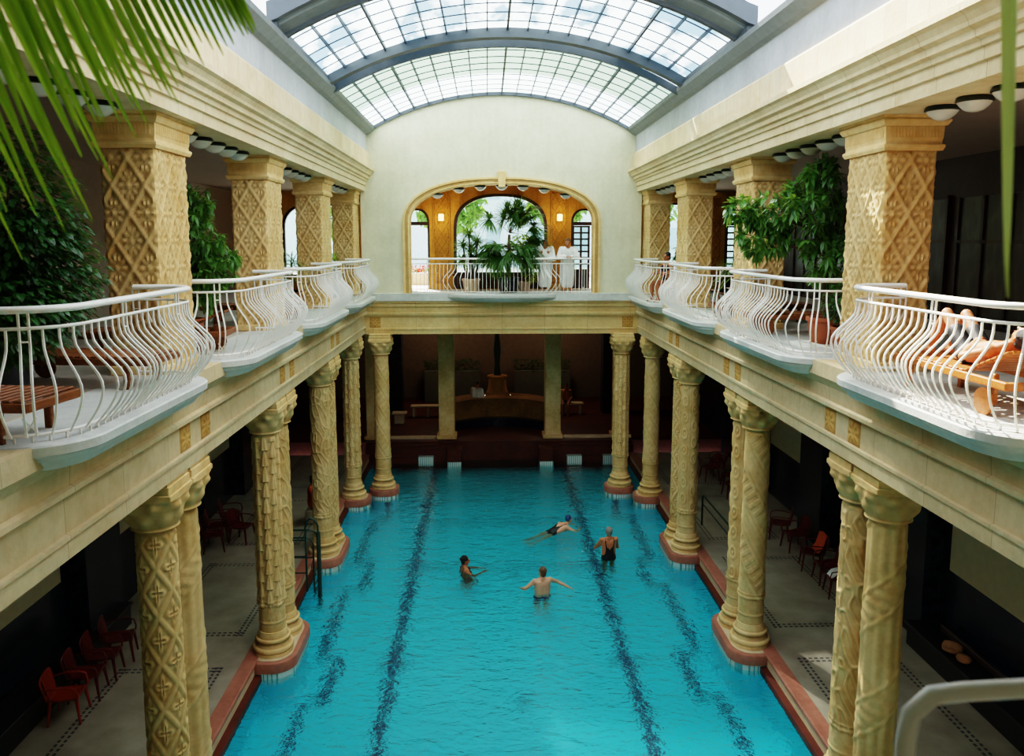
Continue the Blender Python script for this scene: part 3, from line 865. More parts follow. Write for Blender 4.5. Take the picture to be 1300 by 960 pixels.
# plinths standing in the water under each pair
def stadium(x0, x1, y0, y1, r, n=8):
    p = []
    for cx, cy, a0 in ((x1-r, y0+r, -PI/2), (x1-r, y1-r, 0), (x0+r, y1-r, PI/2), (x0+r, y0+r, PI)):
        for k in range(n+1):
            a = a0+PI/2*k/n; p.append((cx+r*math.cos(a), cy+r*math.sin(a)))
    return p
def offset(p, d):
    cx = sum(a for a, b in p)/len(p); cy = sum(b for a, b in p)/len(p)
    hx = max(a for a, b in p)-cx; hy = max(b for a, b in p)-cy
    return [(cx+(a-cx)*(hx+d)/hx, cy+(b-cy)*(hy+d)/hy) for a, b in p]
def plinth(poly, label, group='column plinths'):
    cx = sum(a for a, b in poly)/len(poly); cy = sum(b for a, b in poly)/len(poly)
    t = thing('column_plinth', label, 'plinth', (cx, cy, 0), 0, group)
    pl = [(a-cx, b-cy) for a, b in poly]
    def loft(rows, mat, nm, sm=None):
        m = MB(); g = []
        for z, d in rows: g.append([(a, b, z) for a, b in offset(pl, d)])
        m.grid(np.array(g), len(pl), len(g), wrap=True)
        m.add(g[-1], [tuple(range(len(pl)))])
        m.build(nm, mat, t, sm)
    loft([(-.34, -.02), (-.33, 0), (DK-.05, 0), (DK-.02, -.015), (DK-.012, -.04)], M['pink'], 'coping', 30)
    loft([(DK-.03, -.10), (DK-.002, -.10)], M['cream_marble'], 'top_slab')
    loft([(-.62, -.03), (-.335, -.03)], M['fringe'], 'tile_band')
    loft([(BED, -.04), (-.62, -.04)], M['pool_tile'], 'submerged_base')
for s in (-1, 1):
    for k in (1, 2, 3):
        y = PAIRY[k]
        a, b = sorted((cxs(s, k)-.49, cxs(s, k)+.49))
        plinth(stadium(a, b, y-.93, y+.93, .42), 'pink marble plinth in the water under the %s column pair on the %s' % (('', 'nearest', 'second', 'third')[k], SIDE[s]))
    a, b = sorted((s*4.1, s*5.04))
    plinth(stadium(a, b, 23.38, 24.33, .4), 'round pink marble plinth under the outer corner column on the %s' % SIDE[s])
    a, b = sorted((s*3.33, s*4.3))
    plinth(stadium(a, b, 24.36, 25.3, .4), 'round pink marble plinth under the inner corner column on the %s' % SIDE[s])
    a, b = sorted((s*1.42, s*1.95))
    t = thing('step_block', 'square marble block with tile fringe at the water below the %s middle pier' % SIDE[s], 'block', ((a+b)/2, 28.3, 0), 0, 'blocks at the rear of the pool')
    MB().rbox(-.27, .27, -.25, .35, -.28, .2, .02).build('block_top', M['brown_marble'], t)
    MB().box(-.25, .25, -.22, .3, BED, -.275).build('tile_band', M['fringe'], t)
for k, x in enumerate((-2.75, 2.75, 4.1, -4.3)):
    o = MB().box(x-.28, x+.28, 28.35, 28.6, -.6, -.16).build('tiled_step_end', M['fringe']); tag(o, 'small pale tiled block at the rear pool edge, %s' % ('left of the left middle pier', 'right of the right middle pier', 'beside the right corner columns', 'behind the left corner columns')[k], 'tile block', 'pale tiled blocks')

# ------------------------------------------------------------------ sliding glass roof
def roof(name, label, y0, y1, lift, cross, nlong=18, front=None):
    t = thing(name, label, 'roof', (0, (y0+y1)/2, 11.1), 0)
    yc = (y0+y1)/2
    W = 3.98
    xs = [-W + 2*W*k/nlong for k in range(nlong+1)]
    zf = lambda x: roof_z(x)+lift-11.1
    g = MB()
    rows = [[(x, yy-yc, zf(x)+.03) for x in xs] for yy in (y0, y1)]
    g.grid(np.array(rows), len(xs), 2).build('glass_panes', M['roof_glass'], t)
    for k, x in enumerate(xs):
        big = k % 6 == 3
        w = .045 if big else .022
        MB().box(x-w/2, x+w/2, y0-yc, y1-yc, zf(x)-.03, zf(x)+.05).build('glazing_bar', M['bar'], t)
    for k in range(1, cross+1):
        yy = y0-yc + (y1-y0)*k/(cross+1)
        MB().tube([(x, yy, zf(x)+.01) for x in np.linspace(-W, W, 37)], .014, 4).build('cross_bar', M['bar'], t)
    return t, yc, zf, W
def arch_beam(t, yc, zf, W, ya, yb, d0, d1, nm='arch_beam', mat='dark_metal'):
    m = MB(); rows = []
    for x in np.linspace(-W-.06, W+.06, 49):
        z = zf(min(max(x, -W), W)); rows.append([(x, ya-yc, z+d0), (x, yb-yc, z+d0), (x, yb-yc, z+d1), (x, ya-yc, z+d1)])
    m.grid(np.array(rows), 4, 49, wrap=True); m.add(rows[0], [(0, 1, 2, 3)]); m.add(rows[-1], [(3, 2, 1, 0)])
    return m.build(nm, M[mat], t)
tf = roof('glass_roof', 'fixed arched glass roof section meeting the end wall', 18.55, YE-.02, .0, 8)
arch_beam(*tf, 18.48, 18.58, -.1, .07); arch_beam(*tf, YE-.1, YE-.03, -.07, .05)
tn = roof('sliding_roof', 'raised arched glass roof section nearer the viewer with a heavy steel front frame', 14.1, 18.5, .13, 6)
arch_beam(*tn, 17.85, 18.1, -.17, .04); arch_beam(*tn, 14.1, 14.22, -.12, .05)
fascia = arch_beam(*tn, 13.5, 13.65, .02, .34, 'front_fascia', 'dark_metal')
rows = []
for x in np.linspace(-4.02, 4.02, 49):
    z = tn[2](min(max(x, -3.98), 3.98)); rows.append([(x, 13.6-tn[1], z+.06), (x, 13.75-tn[1], z+.02), (x, 13.77-tn[1], z-.01), (x, 13.95-tn[1], z-.04), (x, 14.12-tn[1], z-.06)])
MB().grid(np.array(rows), 5, 49).build('front_soffit', M['zinc'], tn[0], 20)
for k in range(13):
    x = -3.95+7.9*k/12; z = tn[2](x)
    MB().bar((x, 14.12-tn[1], z+.0), (x, 13.6-tn[1], z+.1), .05, .05).build('bracket', M['dark_metal'], fascia)
for s in (-1, 1):
    MB().box(min(s*3.9, s*4.12), max(s*3.9, s*4.12), 13.6-tn[1], 18.5-tn[1], .02, .22).build('side_rail', M['dark_metal'], tn[0])
    MB().box(min(s*3.92, s*4.1), max(s*3.92, s*4.1), 18.5-tf[1], YE-.03-tf[1], -.02, .1).build('side_rail', M['dark_metal'], tf[0])
# ------------------------------------------------------------------ balconies
def rail_path(xb, xf, y0, y1, r=.5, step=.04):
    """plan of a rail: from the pillar, round a corner, along the front, round a corner and back. returns points with outward normals"""
    p = []
    def line(a, b):
        L = math.dist(a, b); n = max(1, int(L/step))
        for k in range(n): p.append((a[0]+(b[0]-a[0])*k/n, a[1]+(b[1]-a[1])*k/n))
    def arc(cx, cy, a0, a1):
        n = max(2, int(abs(a1-a0)*r/step))
        for k in range(n):
            a = a0+(a1-a0)*k/n; p.append((cx+r*math.cos(a), cy+r*math.sin(a)))
    # built for the right side facing -x, mirrored by caller
    line((xb, y0), (xf+r, y0)); arc(xf+r, y0+r, -PI/2, -PI)
    line((xf, y0+r), (xf, y1-r)); arc(xf+r, y1-r, PI, PI/2)
    line((xf+r, y1), (xb, y1)); p.append((xb, y1))
    out = []
    for i, q in enumerate(p):
        a, b = p[max(i-1, 0)], p[min(i+1, len(p)-1)]
        d = Vector((b[0]-a[0], b[1]-a[1])).normalized()
        out.append((q[0], q[1], -d.y, d.x) if True else None)
    # outward for this direction of travel is to the left-hand... make it point to -x on the front
    mid = out[len(out)//2]
    if mid[2] > 0: out = [(a, b, -c, -d) for a, b, c, d in out]
    s = [0]
    for a, b in zip(out[:-1], out[1:]): s.append(s[-1]+math.dist(a[:2], b[:2]))
    return out, s
def at_s(path, s, q):
    for i in range(len(s)-1):
        if s[i+1] >= q:
            t = (q-s[i])/max(1e-6, s[i+1]-s[i]); a, b = path[i], path[i+1]
            return tuple(a[k]+(b[k]-a[k])*t for k in range(4))
    return path[-1]
def bulge(z):          # outward swell of a baluster, z above gallery floor
    if z >= .84: return 0
    if z >= .44: t = (z-.44)/.40; return .27*(1-t*t*(3-2*t))
    t = z/.44; return .27*(math.sin(PI/2*t))**1.1
def railing(path, s, label, group, dens=.128, belly=1.0, blen=None, r_bar=.0115, name='balcony_railing'):
    c = path[len(path)//2]
    t = thing(name, label, 'railing', (c[0], c[1], GF), 0, group)
    def W(q, off, z): return (q[0]+q[2]*off-c[0], q[1]+q[3]*off-c[1], z)
    idx = range(len(path))
    top = [W(path[i], 0, 1.1) for i in idx]
    MB().tube(top, .042, 10, squash=.75).build('top_rail', M['white'], t, 60)
    MB().tube([W(path[i], 0, .95) for i in idx], .015, 6).build('middle_rail', M['white'], t, 60)
    MB().tube([W(path[i], 0, .07) for i in idx], .015, 6).build('bottom_rail', M['white'], t, 60)
    L = s[-1]; n = int(L/dens)
    zs = [.95, .86] + [.84-.84*k/14 for k in range(1, 13)] + [.07]
    orn = MB()
    for k in range(n+1):
        q = at_s(path, s, .02+(L-.04)*k/n)
        bl = belly if blen is None else belly*blen(q)
        pair = k % 10 in (4, )
        offs = (0,) if not pair else (-.035, .035)
        tx, ty = -q[3], q[2]
        for o in offs:
            q2 = (q[0]+tx*o, q[1]+ty*o, q[2], q[3])
            pts = [W(q2, bulge(z)*bl, z) for z in zs]
            if pair: pts = [W(q2, 0, 1.08)] + pts
            MB().tube(pts, r_bar, 4).build('baluster', M['white'], t, 60)
        if pair:
            a = W((q[0]-tx*.035, q[1]-ty*.035, q[2], q[3]), bulge(.82)*bl, .84); b = W((q[0]+tx*.035, q[1]+ty*.035, q[2], q[3]), bulge(.82)*bl, .84)
            orn.tube([a, b], .009, 4)
            for sg in (-1, 1):
                orn.tube([W((q[0]+sg*tx*.05*(1-2*u), q[1]+sg*ty*.05*(1-2*u), q[2], q[3]), bulge(.1+.16*u)*bl, .1+.16*u) for u in (0, .25, .5, .75, 1)], .007, 4)
        MB().bar(W(q, 0, .0), W(q, 0, .07), .016).build('rail_foot', M['white'], t)
    if orn.v: orn.build('scroll_ornament', M['white'], t)
    return t
def slab(path, mirror, label):
    pl = [(q[0], q[1]) for q in path]
    cx = sum(a for a, b in pl)/len(pl); cy = sum(b for a, b in pl)/len(pl)
    rows = []
    for z, d in ((5.84, -.16), (5.87, -.06), (5.91, -.03), (5.95, .0), (5.96, .03), (6.0, .05), (6.02, .085), (6.095, .09), (6.11, .075)):
        rows.append([(q[0]+q[2]*d, q[1]+q[3]*d, z) for q in path])
    m = MB().grid(np.array(rows), len(path), len(rows), wrap=True)
    m.add(rows[-1], [tuple(range(len(path)))]); m.add(rows[0], [tuple(range(len(path)))])
    return m
BAYS = [(6.36, 9.62), (10.92, 14.5), (15.72, 19.28), (20.5, 23.9)]
for s in (-1, 1):
    for k, (y0, y1) in enumerate(BAYS):
        path, ss = rail_path(4.72, 3.93, y0, y1)
        path = [(s*a, b, s*c, d) for a, b, c, d in path]
        sp, _ = rail_path(4.85, 3.86, y0-.05, y1+.05)
        sp = [(s*a, b, s*c, d) for a, b, c, d in sp]
        struct(slab(sp, s, ''), 'trim_balcony_slab_%s_%d' % (SIDE[s], k+1), M['slab'])
        railing(path, ss, 'white curved iron balcony railing with swelling bars, %s along the %s gallery' % (('nearest', 'second', 'third', 'farthest')[k], SIDE[s]), 'swelling balcony railings')
# the end balcony: straight rail across the arch, swelling out over a shallow bowed slab
ex = [(-2.8+5.6*k/140, 0) for k in range(141)]
def bow(x): return .5*max(0, 1-(abs(x)/1.72)**2.6)**.8 if abs(x) < 1.72 else 0
def fan(x):
    a = math.copysign(1.35*smoothstep(1.0, 1.62, abs(x)), x) if abs(x) < 1.66 else 0
    return float(math.sin(a)), float(-math.cos(a))
pth = [(x, 24.62, *fan(x)) for x, _ in ex]; ss = [x+2.8 for x, _ in ex]
railing(pth, ss, 'white iron railing across the arch in the end wall, bowing out in the middle', None, dens=.12, blen=lambda q: 1.0 if abs(q[0]) < 1.66 else 0, name='balcony_railing')
arc = [(-1.75+3.5*k/40) for k in range(41)]
poly = [(x, 24.55-bow(x)) for x in arc]
rows = []
for z, d in ((5.88, .72), (5.93, .85), (5.97, .95), (6.0, 1.0), (6.03, 1.04), (6.1, 1.05), (6.12, 1.03)):
    rows.append([(x*min(1, d+.02), 24.55-(24.55-y)*d, z) for x, y in poly] + [(1.75, 24.7, z), (-1.75, 24.7, z)])
m = MB().grid(np.array(rows), len(rows[0]), len(rows), wrap=True); m.add(rows[-1], [tuple(range(len(rows[0])))]); m.add(rows[0], [tuple(range(len(rows[0])))])
struct(m, 'trim_balcony_slab_end', M['slab'])
# viewer's own handrail, seen only as its edge
t = thing('handrail', 'pale handrail of the viewer\'s own balcony at the lower right corner', 'handrail', (0, .93, 7.1), 0)
MB().tube([(.07, 0, -1.0), (.07, 0, .01), (.075, 0, .045), (.10, 0, .07), (.14, 0, .074), (.3, 0, .08), (1.4, .02, .09)], .012, 10).build('rail', M['white'], t, 60)

# ------------------------------------------------------------------ ceiling bowl lamps
def lamp():
    g = MB().lathe([(0.0, -.16), (.04, -.157), (.09, -.14), (.14, -.1), (.17, -.06), (.165, -.04), (0, -.04)], 24, caps=False).mesh('glass_bowl', M['lamp_glass'], 50)
    r = MB().lathe([(0, -.05), (.175, -.058), (.19, -.048), (.18, -.015), (.165, 0), (0, 0)], 24, caps=False).mesh('rim', M['lamp_rim'], 40)
    return g, r
lg, lr = lamp()
def add_lamp(x, y, z, label, group):
    t = thing('ceiling_lamp', label, 'lamp', (x, y, z), 0, group)
    part('glass_bowl', lg, t); part('rim', lr, t)
for s in (-1, 1):
    for k, y0 in enumerate((5.95, 10.8, 15.65, 20.45)):
        for j in range(5):
            add_lamp(s*4.72, y0+.72+j*.6, 9.27, 'green-rimmed bowl lamp on the %s soffit, %s of five in the %s bay' % (SIDE[s], ('nearest', 'second nearest', 'middle one', 'second farthest', 'farthest')[j], ('nearest', 'second', 'third', 'farthest')[k]), 'bowl lamps under the %s cornice' % SIDE[s])
for j in range(7):
    x = -2.0+j*2.0/3
    add_lamp(x, YE+.24, arch_open(x), 'white bowl lamp under the end arch, %s counted from the left' % ('first', 'second', 'third', 'fourth, behind the keystone', 'fifth', 'sixth', 'seventh')[j], 'bowl lamps under the end arch')
for s in (-1, 1):
    t = thing('wall_sconce', 'lit square wall lamp on the ochre carved pilaster %s of the big end window' % SIDE[s], 'lamp', (s*2.01, YB-.1, 8.55), 0, 'wall sconces')
    MB().rbox(-.09, .09, -.16, -.02, -.13, .11, .02).build('shade', M['lamp_glow'], t)
    MB().box(-.05, .05, -.04, .05, -.08, .06).build('back_plate', M['dark_wood'], t)

# ------------------------------------------------------------------ plants
def orient(d, up=Vector((0, 0, 1))):
    d = Vector(d).normalized()
    x = d.cross(up)
    if x.length < 1e-3: x = Vector((1, 0, 0))
    x.normalize(); z = x.cross(d)
    return x, d, z
def leaf(mb, p, d, L, w, droop=.25, fold=.15, mi=0, up=None):
    x, y, z = orient(d, up or Vector((R.uniform(-.3, .3), R.uniform(-.3, .3), 1)))
    p = Vector(p)
    a = p+y*L*.35+x*w/2+z*fold*w; b = p+y*L*.35-x*w/2+z*fold*w
    a2 = p+y*L*.7+x*w*.38-Vector((0, 0, droop*L*.35)); b2 = p+y*L*.7-x*w*.38-Vector((0, 0, droop*L*.35))
    m1 = p+y*L*.4; m2 = p+y*L*.7-Vector((0, 0, droop*L*.4)); tip = p+y*L-Vector((0, 0, droop*L))
    mb.add([p, a, m1, b, a2, m2, b2, tip], [(0, 1, 2), (0, 2, 3), (1, 4, 5, 2), (2, 5, 6, 3), (4, 7, 5), (5, 7, 6)], mi)
def strap(mb, p, d, L, w, droop, seg=6, up=None):
    x, y, z = orient(d, up or Vector((0, 0, 1))); pts = []
    p = Vector(p)
    for k in range(seg+1):
        t = k/seg; c = p+y*L*t - Vector((0, 0, droop*L*t*t))
        ww = w/2*(min(1, .5+t*2))*(1-t**3)+.001
        pts += [c-x*ww+z*ww*.35, c, c+x*ww+z*ww*.35]
    f = []
    for k in range(seg): 
        for j in (0, 1): f.append((k*3+j, k*3+j+1, k*3+3+j+1, k*3+3+j))
    mb.add(pts, f)
def rvec(zmin=-1, zmax=1):
    z = R.uniform(zmin, zmax); a = R.uniform(0, 2*PI); r = math.sqrt(max(0, 1-z*z)); return Vector((r*math.cos(a), r*math.sin(a), z))
def pot(t, r, h, mat, z=0):
    po = MB().lathe([(0, z), (r*.72, z), (r*.8, z+.03), (r*.97, z+h*.85), (r*1.06, z+h*.87), (r*1.06, z+h), (r*.92, z+h), (r*.9, z+h*.9)], 24, caps=False).build('pot', M[mat], t, 40)
    MB().lathe([(0, z+h*.9), (r*.92, z+h*.9)], 24, caps=False).build('soil', M['soil'], po)
def bushy(label, loc, h, blobs, nleaf, L, w, mat, potargs, cat='plant', name='potted_fig_tree', whorl=0):
    t = thing(name, label, cat, loc)
    pot(t, *potargs)
    st = MB(); z0 = potargs[1]*.9
    for k in range(3):
        a = R.uniform(0, 6.28)
        st.tube([(0.03*math.cos(a), .03*math.sin(a), z0), (.1*math.cos(a), .1*math.sin(a), z0+(h-z0)*.35), (.28*math.cos(a), .25*math.sin(a), h*.85)], [.035, .025, .01], 6)
    fo = MB()
    for (cx, cy, cz, rx, ry, rz, wt) in blobs:
        n = int(nleaf*wt)
        for k in range(n):
            v = rvec(); rr = R.uniform(.45, 1.05)**.6
            p = Vector((cx+v.x*rx*rr, cy+v.y*ry*rr, cz+v.z*rz*rr))
            if p.z < .35: continue
            d = Vector((v.x, v.y, v.z*.4-.35+R.uniform(-.3, .3)))
            if whorl:
                ax = (d+Vector((0, 0, .2))).normalized(); x, y, zz = orient(ax)
                if R.random() < .5: st.tube([Vector((cx, cy, cz))*.4+p*.6, p], .006, 4)
                nl = whorl
                for j in range(nl):
                    a = 2*PI*j/nl; dd = (x*math.cos(a)+zz*math.sin(a))*.9+ax*.45-Vector((0, 0, .25))
                    leaf(fo, p, dd, L*R.uniform(.8, 1.15), w, .3)
            else: leaf(fo, p, d, L*R.uniform(.7, 1.2), w*R.uniform(.8, 1.2), .2)
        for k in range(5):
            v = rvec(-.2); st.tube([(cx*.3, cy*.3, max(z0, cz-rz*.9)), (cx+v.x*rx*.4, cy+v.y*ry*.4, cz), (cx+v.x*rx*.85, cy+v.y*ry*.85, cz+v.z*rz*.8)], [.014, .01, .005], 4)
    st.build('stem', M['bark'], t, 60)
    fo.build('foliage', M[mat], t)
    return t
def yucca(label, loc, heads, mat, potargs, L=.5, n=45, w=.035, name='potted_yucca', droop=.35):
    t = thing(name, label, 'plant', loc); pot(t, *potargs)
    fo = MB(); st = MB(); z0 = potargs[1]*.9
    for hx, hy, hz in heads:
        st.tube([(hx*.2, hy*.2, z0), (hx*.7, hy*.7, (z0+hz)/2), (hx, hy, hz)], [.035, .03, .025], 7)
        for k in range(n):
            v = rvec(-.35, .95); strap(fo, (hx, hy, hz+R.uniform(-.12, .08)), v, L*R.uniform(.7, 1.1), w, droop*R.uniform(.4, 1.3))
    st.build('stem', M['bark'], t, 60); fo.build('foliage', M[mat], t)
    return t
def fan_leaf(fo, st, base_, d, plen, rad, nb=26, droop=.35, roll=None):
    x, y, z = orient(d); b = Vector(base_)
    mid = b + y*plen*.5 + Vector((0, 0, .02)); hub = b + y*plen - Vector((0, 0, .12*plen))
    st.tube([b, mid, hub], [.014, .010, .008], 4)
    dd = (hub-mid).normalized(); x, y, z = orient(dd)
    if roll is None: roll = R.uniform(-1.0, 1.0)
    x, z = x*math.cos(roll)+z*math.sin(roll), z*math.cos(roll)-x*math.sin(roll)
    for k in range(nb):
        a = (k/(nb-1)-.5)*2*2.35
        v = y*math.cos(a)+x*math.sin(a)+z*R.uniform(-.05, .22)
        strap(fo, hub, v, rad*(.82+.18*math.cos(a))*R.uniform(.92, 1.05), .05, droop*R.uniform(.7, 1.3), 5)

# left gallery
bushy('dense dark green weeping fig in a dark pot behind the nearest left railing', (-5.6, 8.35, GF), 2.9,
      [(0, 0, 1.95, .9, .7, .95, 1), (.1, .3, 1.3, .85, .6, .75, .8), (-.7, -.5, 1.4, 1.0, .7, 1.0, .9), (.1, -.2, .9, .8, .6, .5, .5)], 3600, .105, .055, 'leaf_ficus', (.3, .42, 'pot_dark'))
bushy('umbrella tree with whorled leaflets behind the second left railing', (-5.35, 12.9, GF), 2.6,
      [(0, 0, 1.6, .62, .55, .75, 1), (.35, .2, 1.3, .45, .4, .4, .5), (.1, 0, 2.25, .45, .3, .3, .3), (-.2, .1, .8, .6, .5, .4, .6)], 170, .17, .06, 'leaf_umbrella', (.27, .4, 'terracotta'), name='umbrella_tree', whorl=8)
yucca('small dark dracaena behind the third left railing', (-5.15, 17.6, GF), [(0, 0, 1.25), (.2, .15, .95)], 'leaf_ficus', (.22, .35, 'terracotta'), .5, 34, .04, 'potted_dracaena')
yucca('spiky palm beside the third left pillar', (-5.1, 18.9, GF), [(0, 0, 1.15)], 'leaf_yucca', (.22, .35, 'terracotta'), .55, 40, .03, 'potted_palm', .6)
bushy('small yellow-green shrub behind the farthest left railing', (-4.95, 22.3, GF), 1.3, [(0, 0, 1.1, .28, .28, .3, 1)], 260, .09, .05, 'leaf_lime', (.18, .32, 'terracotta'), name='potted_shrub')
yucca('dark spiky plant beside the last left pillar', (-4.9, 23.2, GF), [(0, 0, 1.1)], 'leaf_palm', (.2, .32, 'pot_dark'), .45, 34, .03, 'potted_palm')
# right gallery
t = bushy('tall umbrella tree leaning out beside the second right pillar', (5.05, 12.6, GF), 3.0,
      [(-.3, .1, 2.1, .6, .5, .6, 1), (-1.0, .3, 1.75, .42, .4, .33, .5), (-1.4, .2, 2.15, .25, .2, .18, .22), (-.95, .1, 2.1, .4, .3, .3, .3), (.15, 0, 1.4, .6, .5, .5, .7), (-.25, -.1, 2.72, .32, .25, .22, .3)], 95, .19, .07, 'leaf_umbrella', (.3, .42, 'terracotta'), name='umbrella_tree', whorl=8)
bushy('low leafy bush in a planter behind the second right railing', (5.05, 11.7, GF), .95, [(0, 0, .72, .42, .5, .32, 1)], 900, .08, .045, 'leaf_ficus', (.3, .36, 'terracotta'), name='potted_shrub')
yucca('arching palm behind the third right railing', (5.15, 17.4, GF), [(0, 0, 1.05), (.15, .3, 1.2)], 'leaf_palm', (.26, .4, 'terracotta'), .8, 48, .035, 'potted_palm', .6)
bushy('small broad-leaved plant between the last two right pillars', (5.2, 22.6, GF), 1.35, [(0, 0, 1.25, .28, .3, .35, 1)], 70, .22, .12, 'leaf_ficus', (.2, .34, 'terracotta'), name='potted_rubber_plant')
yucca('bright palm tuft near the right edge of the picture', (6.2, 8.3, GF), [(0, 0, 1.75)], 'leaf_yucca', (.24, .4, 'terracotta'), .6, 40, .04, 'potted_palm', .5)
# end balcony
t = thing('fan_palm', 'large fan palm in a dark pot on the end balcony under the arch', 'palm', (.22, 25.02, GF))
pot(t, .34, .5, 'pot_dark')
fo = MB(); st = MB()
st.tube([(0, 0, .45), (.02, 0, 1.0), (0, .03, 1.5), (.02, .05, 1.85)], [.07, .06, .05, .045], 8)
for k in range(20):       # old fronds hanging in a skirt
    a = 2*PI*k/20+.2; fan_leaf(fo, st, (.02, 0, 1.42+R.uniform(-.12, .1)), (math.cos(a), math.sin(a)*.8, -.05+R.uniform(-.15, .1)), .42+R.uniform(0, .3), .66, 40, .55)
for k in range(9):
    a = 2*PI*k/9; fan_leaf(fo, st, (.02, 0, 1.45), (math.cos(a), math.sin(a)*.7, .22), .5+R.uniform(0, .2), .52, 36, .5)
for dx, dy, dz, pl in ((.22, -.1, 1, .95), (.5, .1, 1, .9), (-.75, -.1, .62, 1.0), (.1, .2, 1, .7), (.85, -.1, .75, 1.0), (1, .1, .42, 1.0), (1, -.2, .05, .95), (-.3, .25, .9, .65), (.95, .1, -.12, 1.0), (.6, -.3, .7, .8), (.3, -.3, 1, 1.1), (-.1, -.2, 1, .9), (.6, .1, .8, 1.15), (.4, -.2, .9, .7)):
    fan_leaf(fo, st, (.03, .05, 1.9), (dx, dy, dz), pl*.82, .68, 46, .35)
st.build('trunk', M['bark'], t, 60); fo.build('fronds', M['leaf_palm'], t)
yucca('slender pale-leaved yucca in a beige pot left of the fan palm', (-.98, 25.4, GF), [(0, 0, 1.35), (-.28, .1, 1.05), (.2, .05, 1.6), (-.05, -.1, 1.85), (.3, 0, 1.15), (-.25, 0, 1.5), (.05, .1, 1.05)], 'leaf_yucca', (.28, .45, 'pot_beige'), .5, 80, .04, 'potted_yucca')
bushy('lime green shrub right behind the fan palm', (.75, 25.6, GF), 1.9, [(-.1, 0, 1.6, .35, .3, .3, 1), (.2, 0, .65, .2, .2, .45, .5)], 420, .11, .06, 'leaf_lime', (.2, .35, 'pot_beige'), name='potted_shrub')

# foreground palm beside the viewer: a feather frond arching over the top left corner
def frond(name, label, trunk_xy, base_, pts, lens, mat, wd=.016, side_dir=None, pots=True, droop_dir=Vector((.10, .02, -1))):
    t = thing(name, label, 'palm', (trunk_xy[0], trunk_xy[1], GF))
    o = Vector((trunk_xy[0], trunk_xy[1], GF))
    pot(t, .26, .4, 'terracotta')
    st = MB()
    st.tube([(0, 0, .36), (0.01, 0.02, .9), Vector(base_)-o], [.05, .045, .03], 8)
    st.build('trunk', M['bark'], t, 60)
    r = MB(); fo = MB()
    P = [Vector(p)-o for p in pts]
    # smooth spine
    sp = []
    for k in range(41):
        u = k/40*(len(P)-1); i = min(int(u), len(P)-2); f = u-i
        p0, p1, p2, p3 = P[max(i-1, 0)], P[i], P[i+1], P[min(i+2, len(P)-1)]
        sp.append(.5*((2*p1)+(-p0+p2)*f+(2*p0-5*p1+4*p2-p3)*f*f+(-p0+3*p1-3*p2+p3)*f**3))
    r.tube(sp, [.012-.008*k/40 for k in range(41)], 6)
    r.build('leaf_stalk', M[mat], t, 60)
    n = int(len(lens)*1.6)
    for k in range(n):
        u = 6+(k+.5)/n*34; i = min(int(u), 39); p = sp[i].lerp(sp[i+1], u-i); d = (sp[min(i+1, 40)]-sp[i-1 if i else 0]).normalized()
        L0 = lens[min(len(lens)-1, int(k/1.6))]
        for sd in (1, -1):
            side = d.cross(Vector((0, 0, 1))).normalized()*sd
            v = droop_dir*1.0 + d*(.10+.35*(k/n)) + side*R.uniform(.02, .22)
            strap(fo, p, v, L0*R.uniform(.85, 1.1), .008+wd*.5*L0, -.04, 6, up=side)
    fo.build('leaflets', M[mat], t)
    return t
def ray(u, v, dist):       # a point on the sight line through a spot of the photo
    p = math.atan(.128); yw = math.atan(.032*math.cos(p))
    F = Vector((math.sin(yw)*math.cos(p), math.cos(yw)*math.cos(p), -math.sin(p))); Rr = Vector((math.cos(yw), -math.sin(yw), 0)); U = Rr.cross(F)
    d = F + Rr*(u-650)/1000 - U*(v-434)/1000
    return CAM + d*dist
RP = lambda L: [tuple(ray(*q)) for q in L]
frond('feather_palm', 'bright green palm whose drooping leaflets fill the top left corner', (-2.3, .2), (-2.2, .3, 8.6),
      [(-2.2, .3, 8.6)] + RP([(-480, -130, 1.35), (-200, -140, 1.4), (10, -120, 1.45), (170, -90, 1.5), (290, -40, 1.55)]),
      [.66, .66, .66, .68, .68, .68, .68, .67, .66, .64, .62, .60, .56, .52, .48, .44, .41, .38, .35, .32, .29, .26, .24, .22, .2, .18, .16, .14, .12], 'leaf_near', .024)
t = thing('strap_leaf_plant', 'out-of-focus green leaf blade hanging down at the right edge', 'plant', (1.5, .2, GF))
pot(t, .24, .4, 'terracotta')
o = Vector((1.5, .2, GF))
a, b, c = ray(1284, -260, .95), ray(1282, 60, .95), ray(1279, 378, .95)
MB().tube([(0, 0, .36), (0, 0, 1.2), (-.1, .05, 2.2)], [.03, .025, .02], 6).build('stem', M['bark'], t, 60)
lf = MB(); pts = [Vector((-.1, .05, 2.2)), Vector(ray(1284, -560, .95))-o, a-o, b-o, c-o]
sp = []
for k in range(33):
    u = k/32*4; i = min(int(u), 3); f = u-i
    p0, p1, p2, p3 = pts[max(i-1, 0)], pts[i], pts[i+1], pts[min(i+2, 4)]
    sp.append(.5*((2*p1)+(-p0+p2)*f+(2*p0-5*p1+4*p2-p3)*f*f+(-p0+3*p1-3*p2+p3)*f**3))
v = []
for k, p in enumerate(sp):
    w = .0115*(1-(k/32)**6)
    v += [p+Vector((-w, .002, 0)), p+Vector((0, -.003, 0)), p+Vector((w, .002, 0))]
lf.add(v, [(k*3+j, k*3+j+1, k*3+4+j, k*3+3+j) for k in range(32) for j in (0, 1)])
lf.build('leaf_blade', M['leaf_olive'], t)

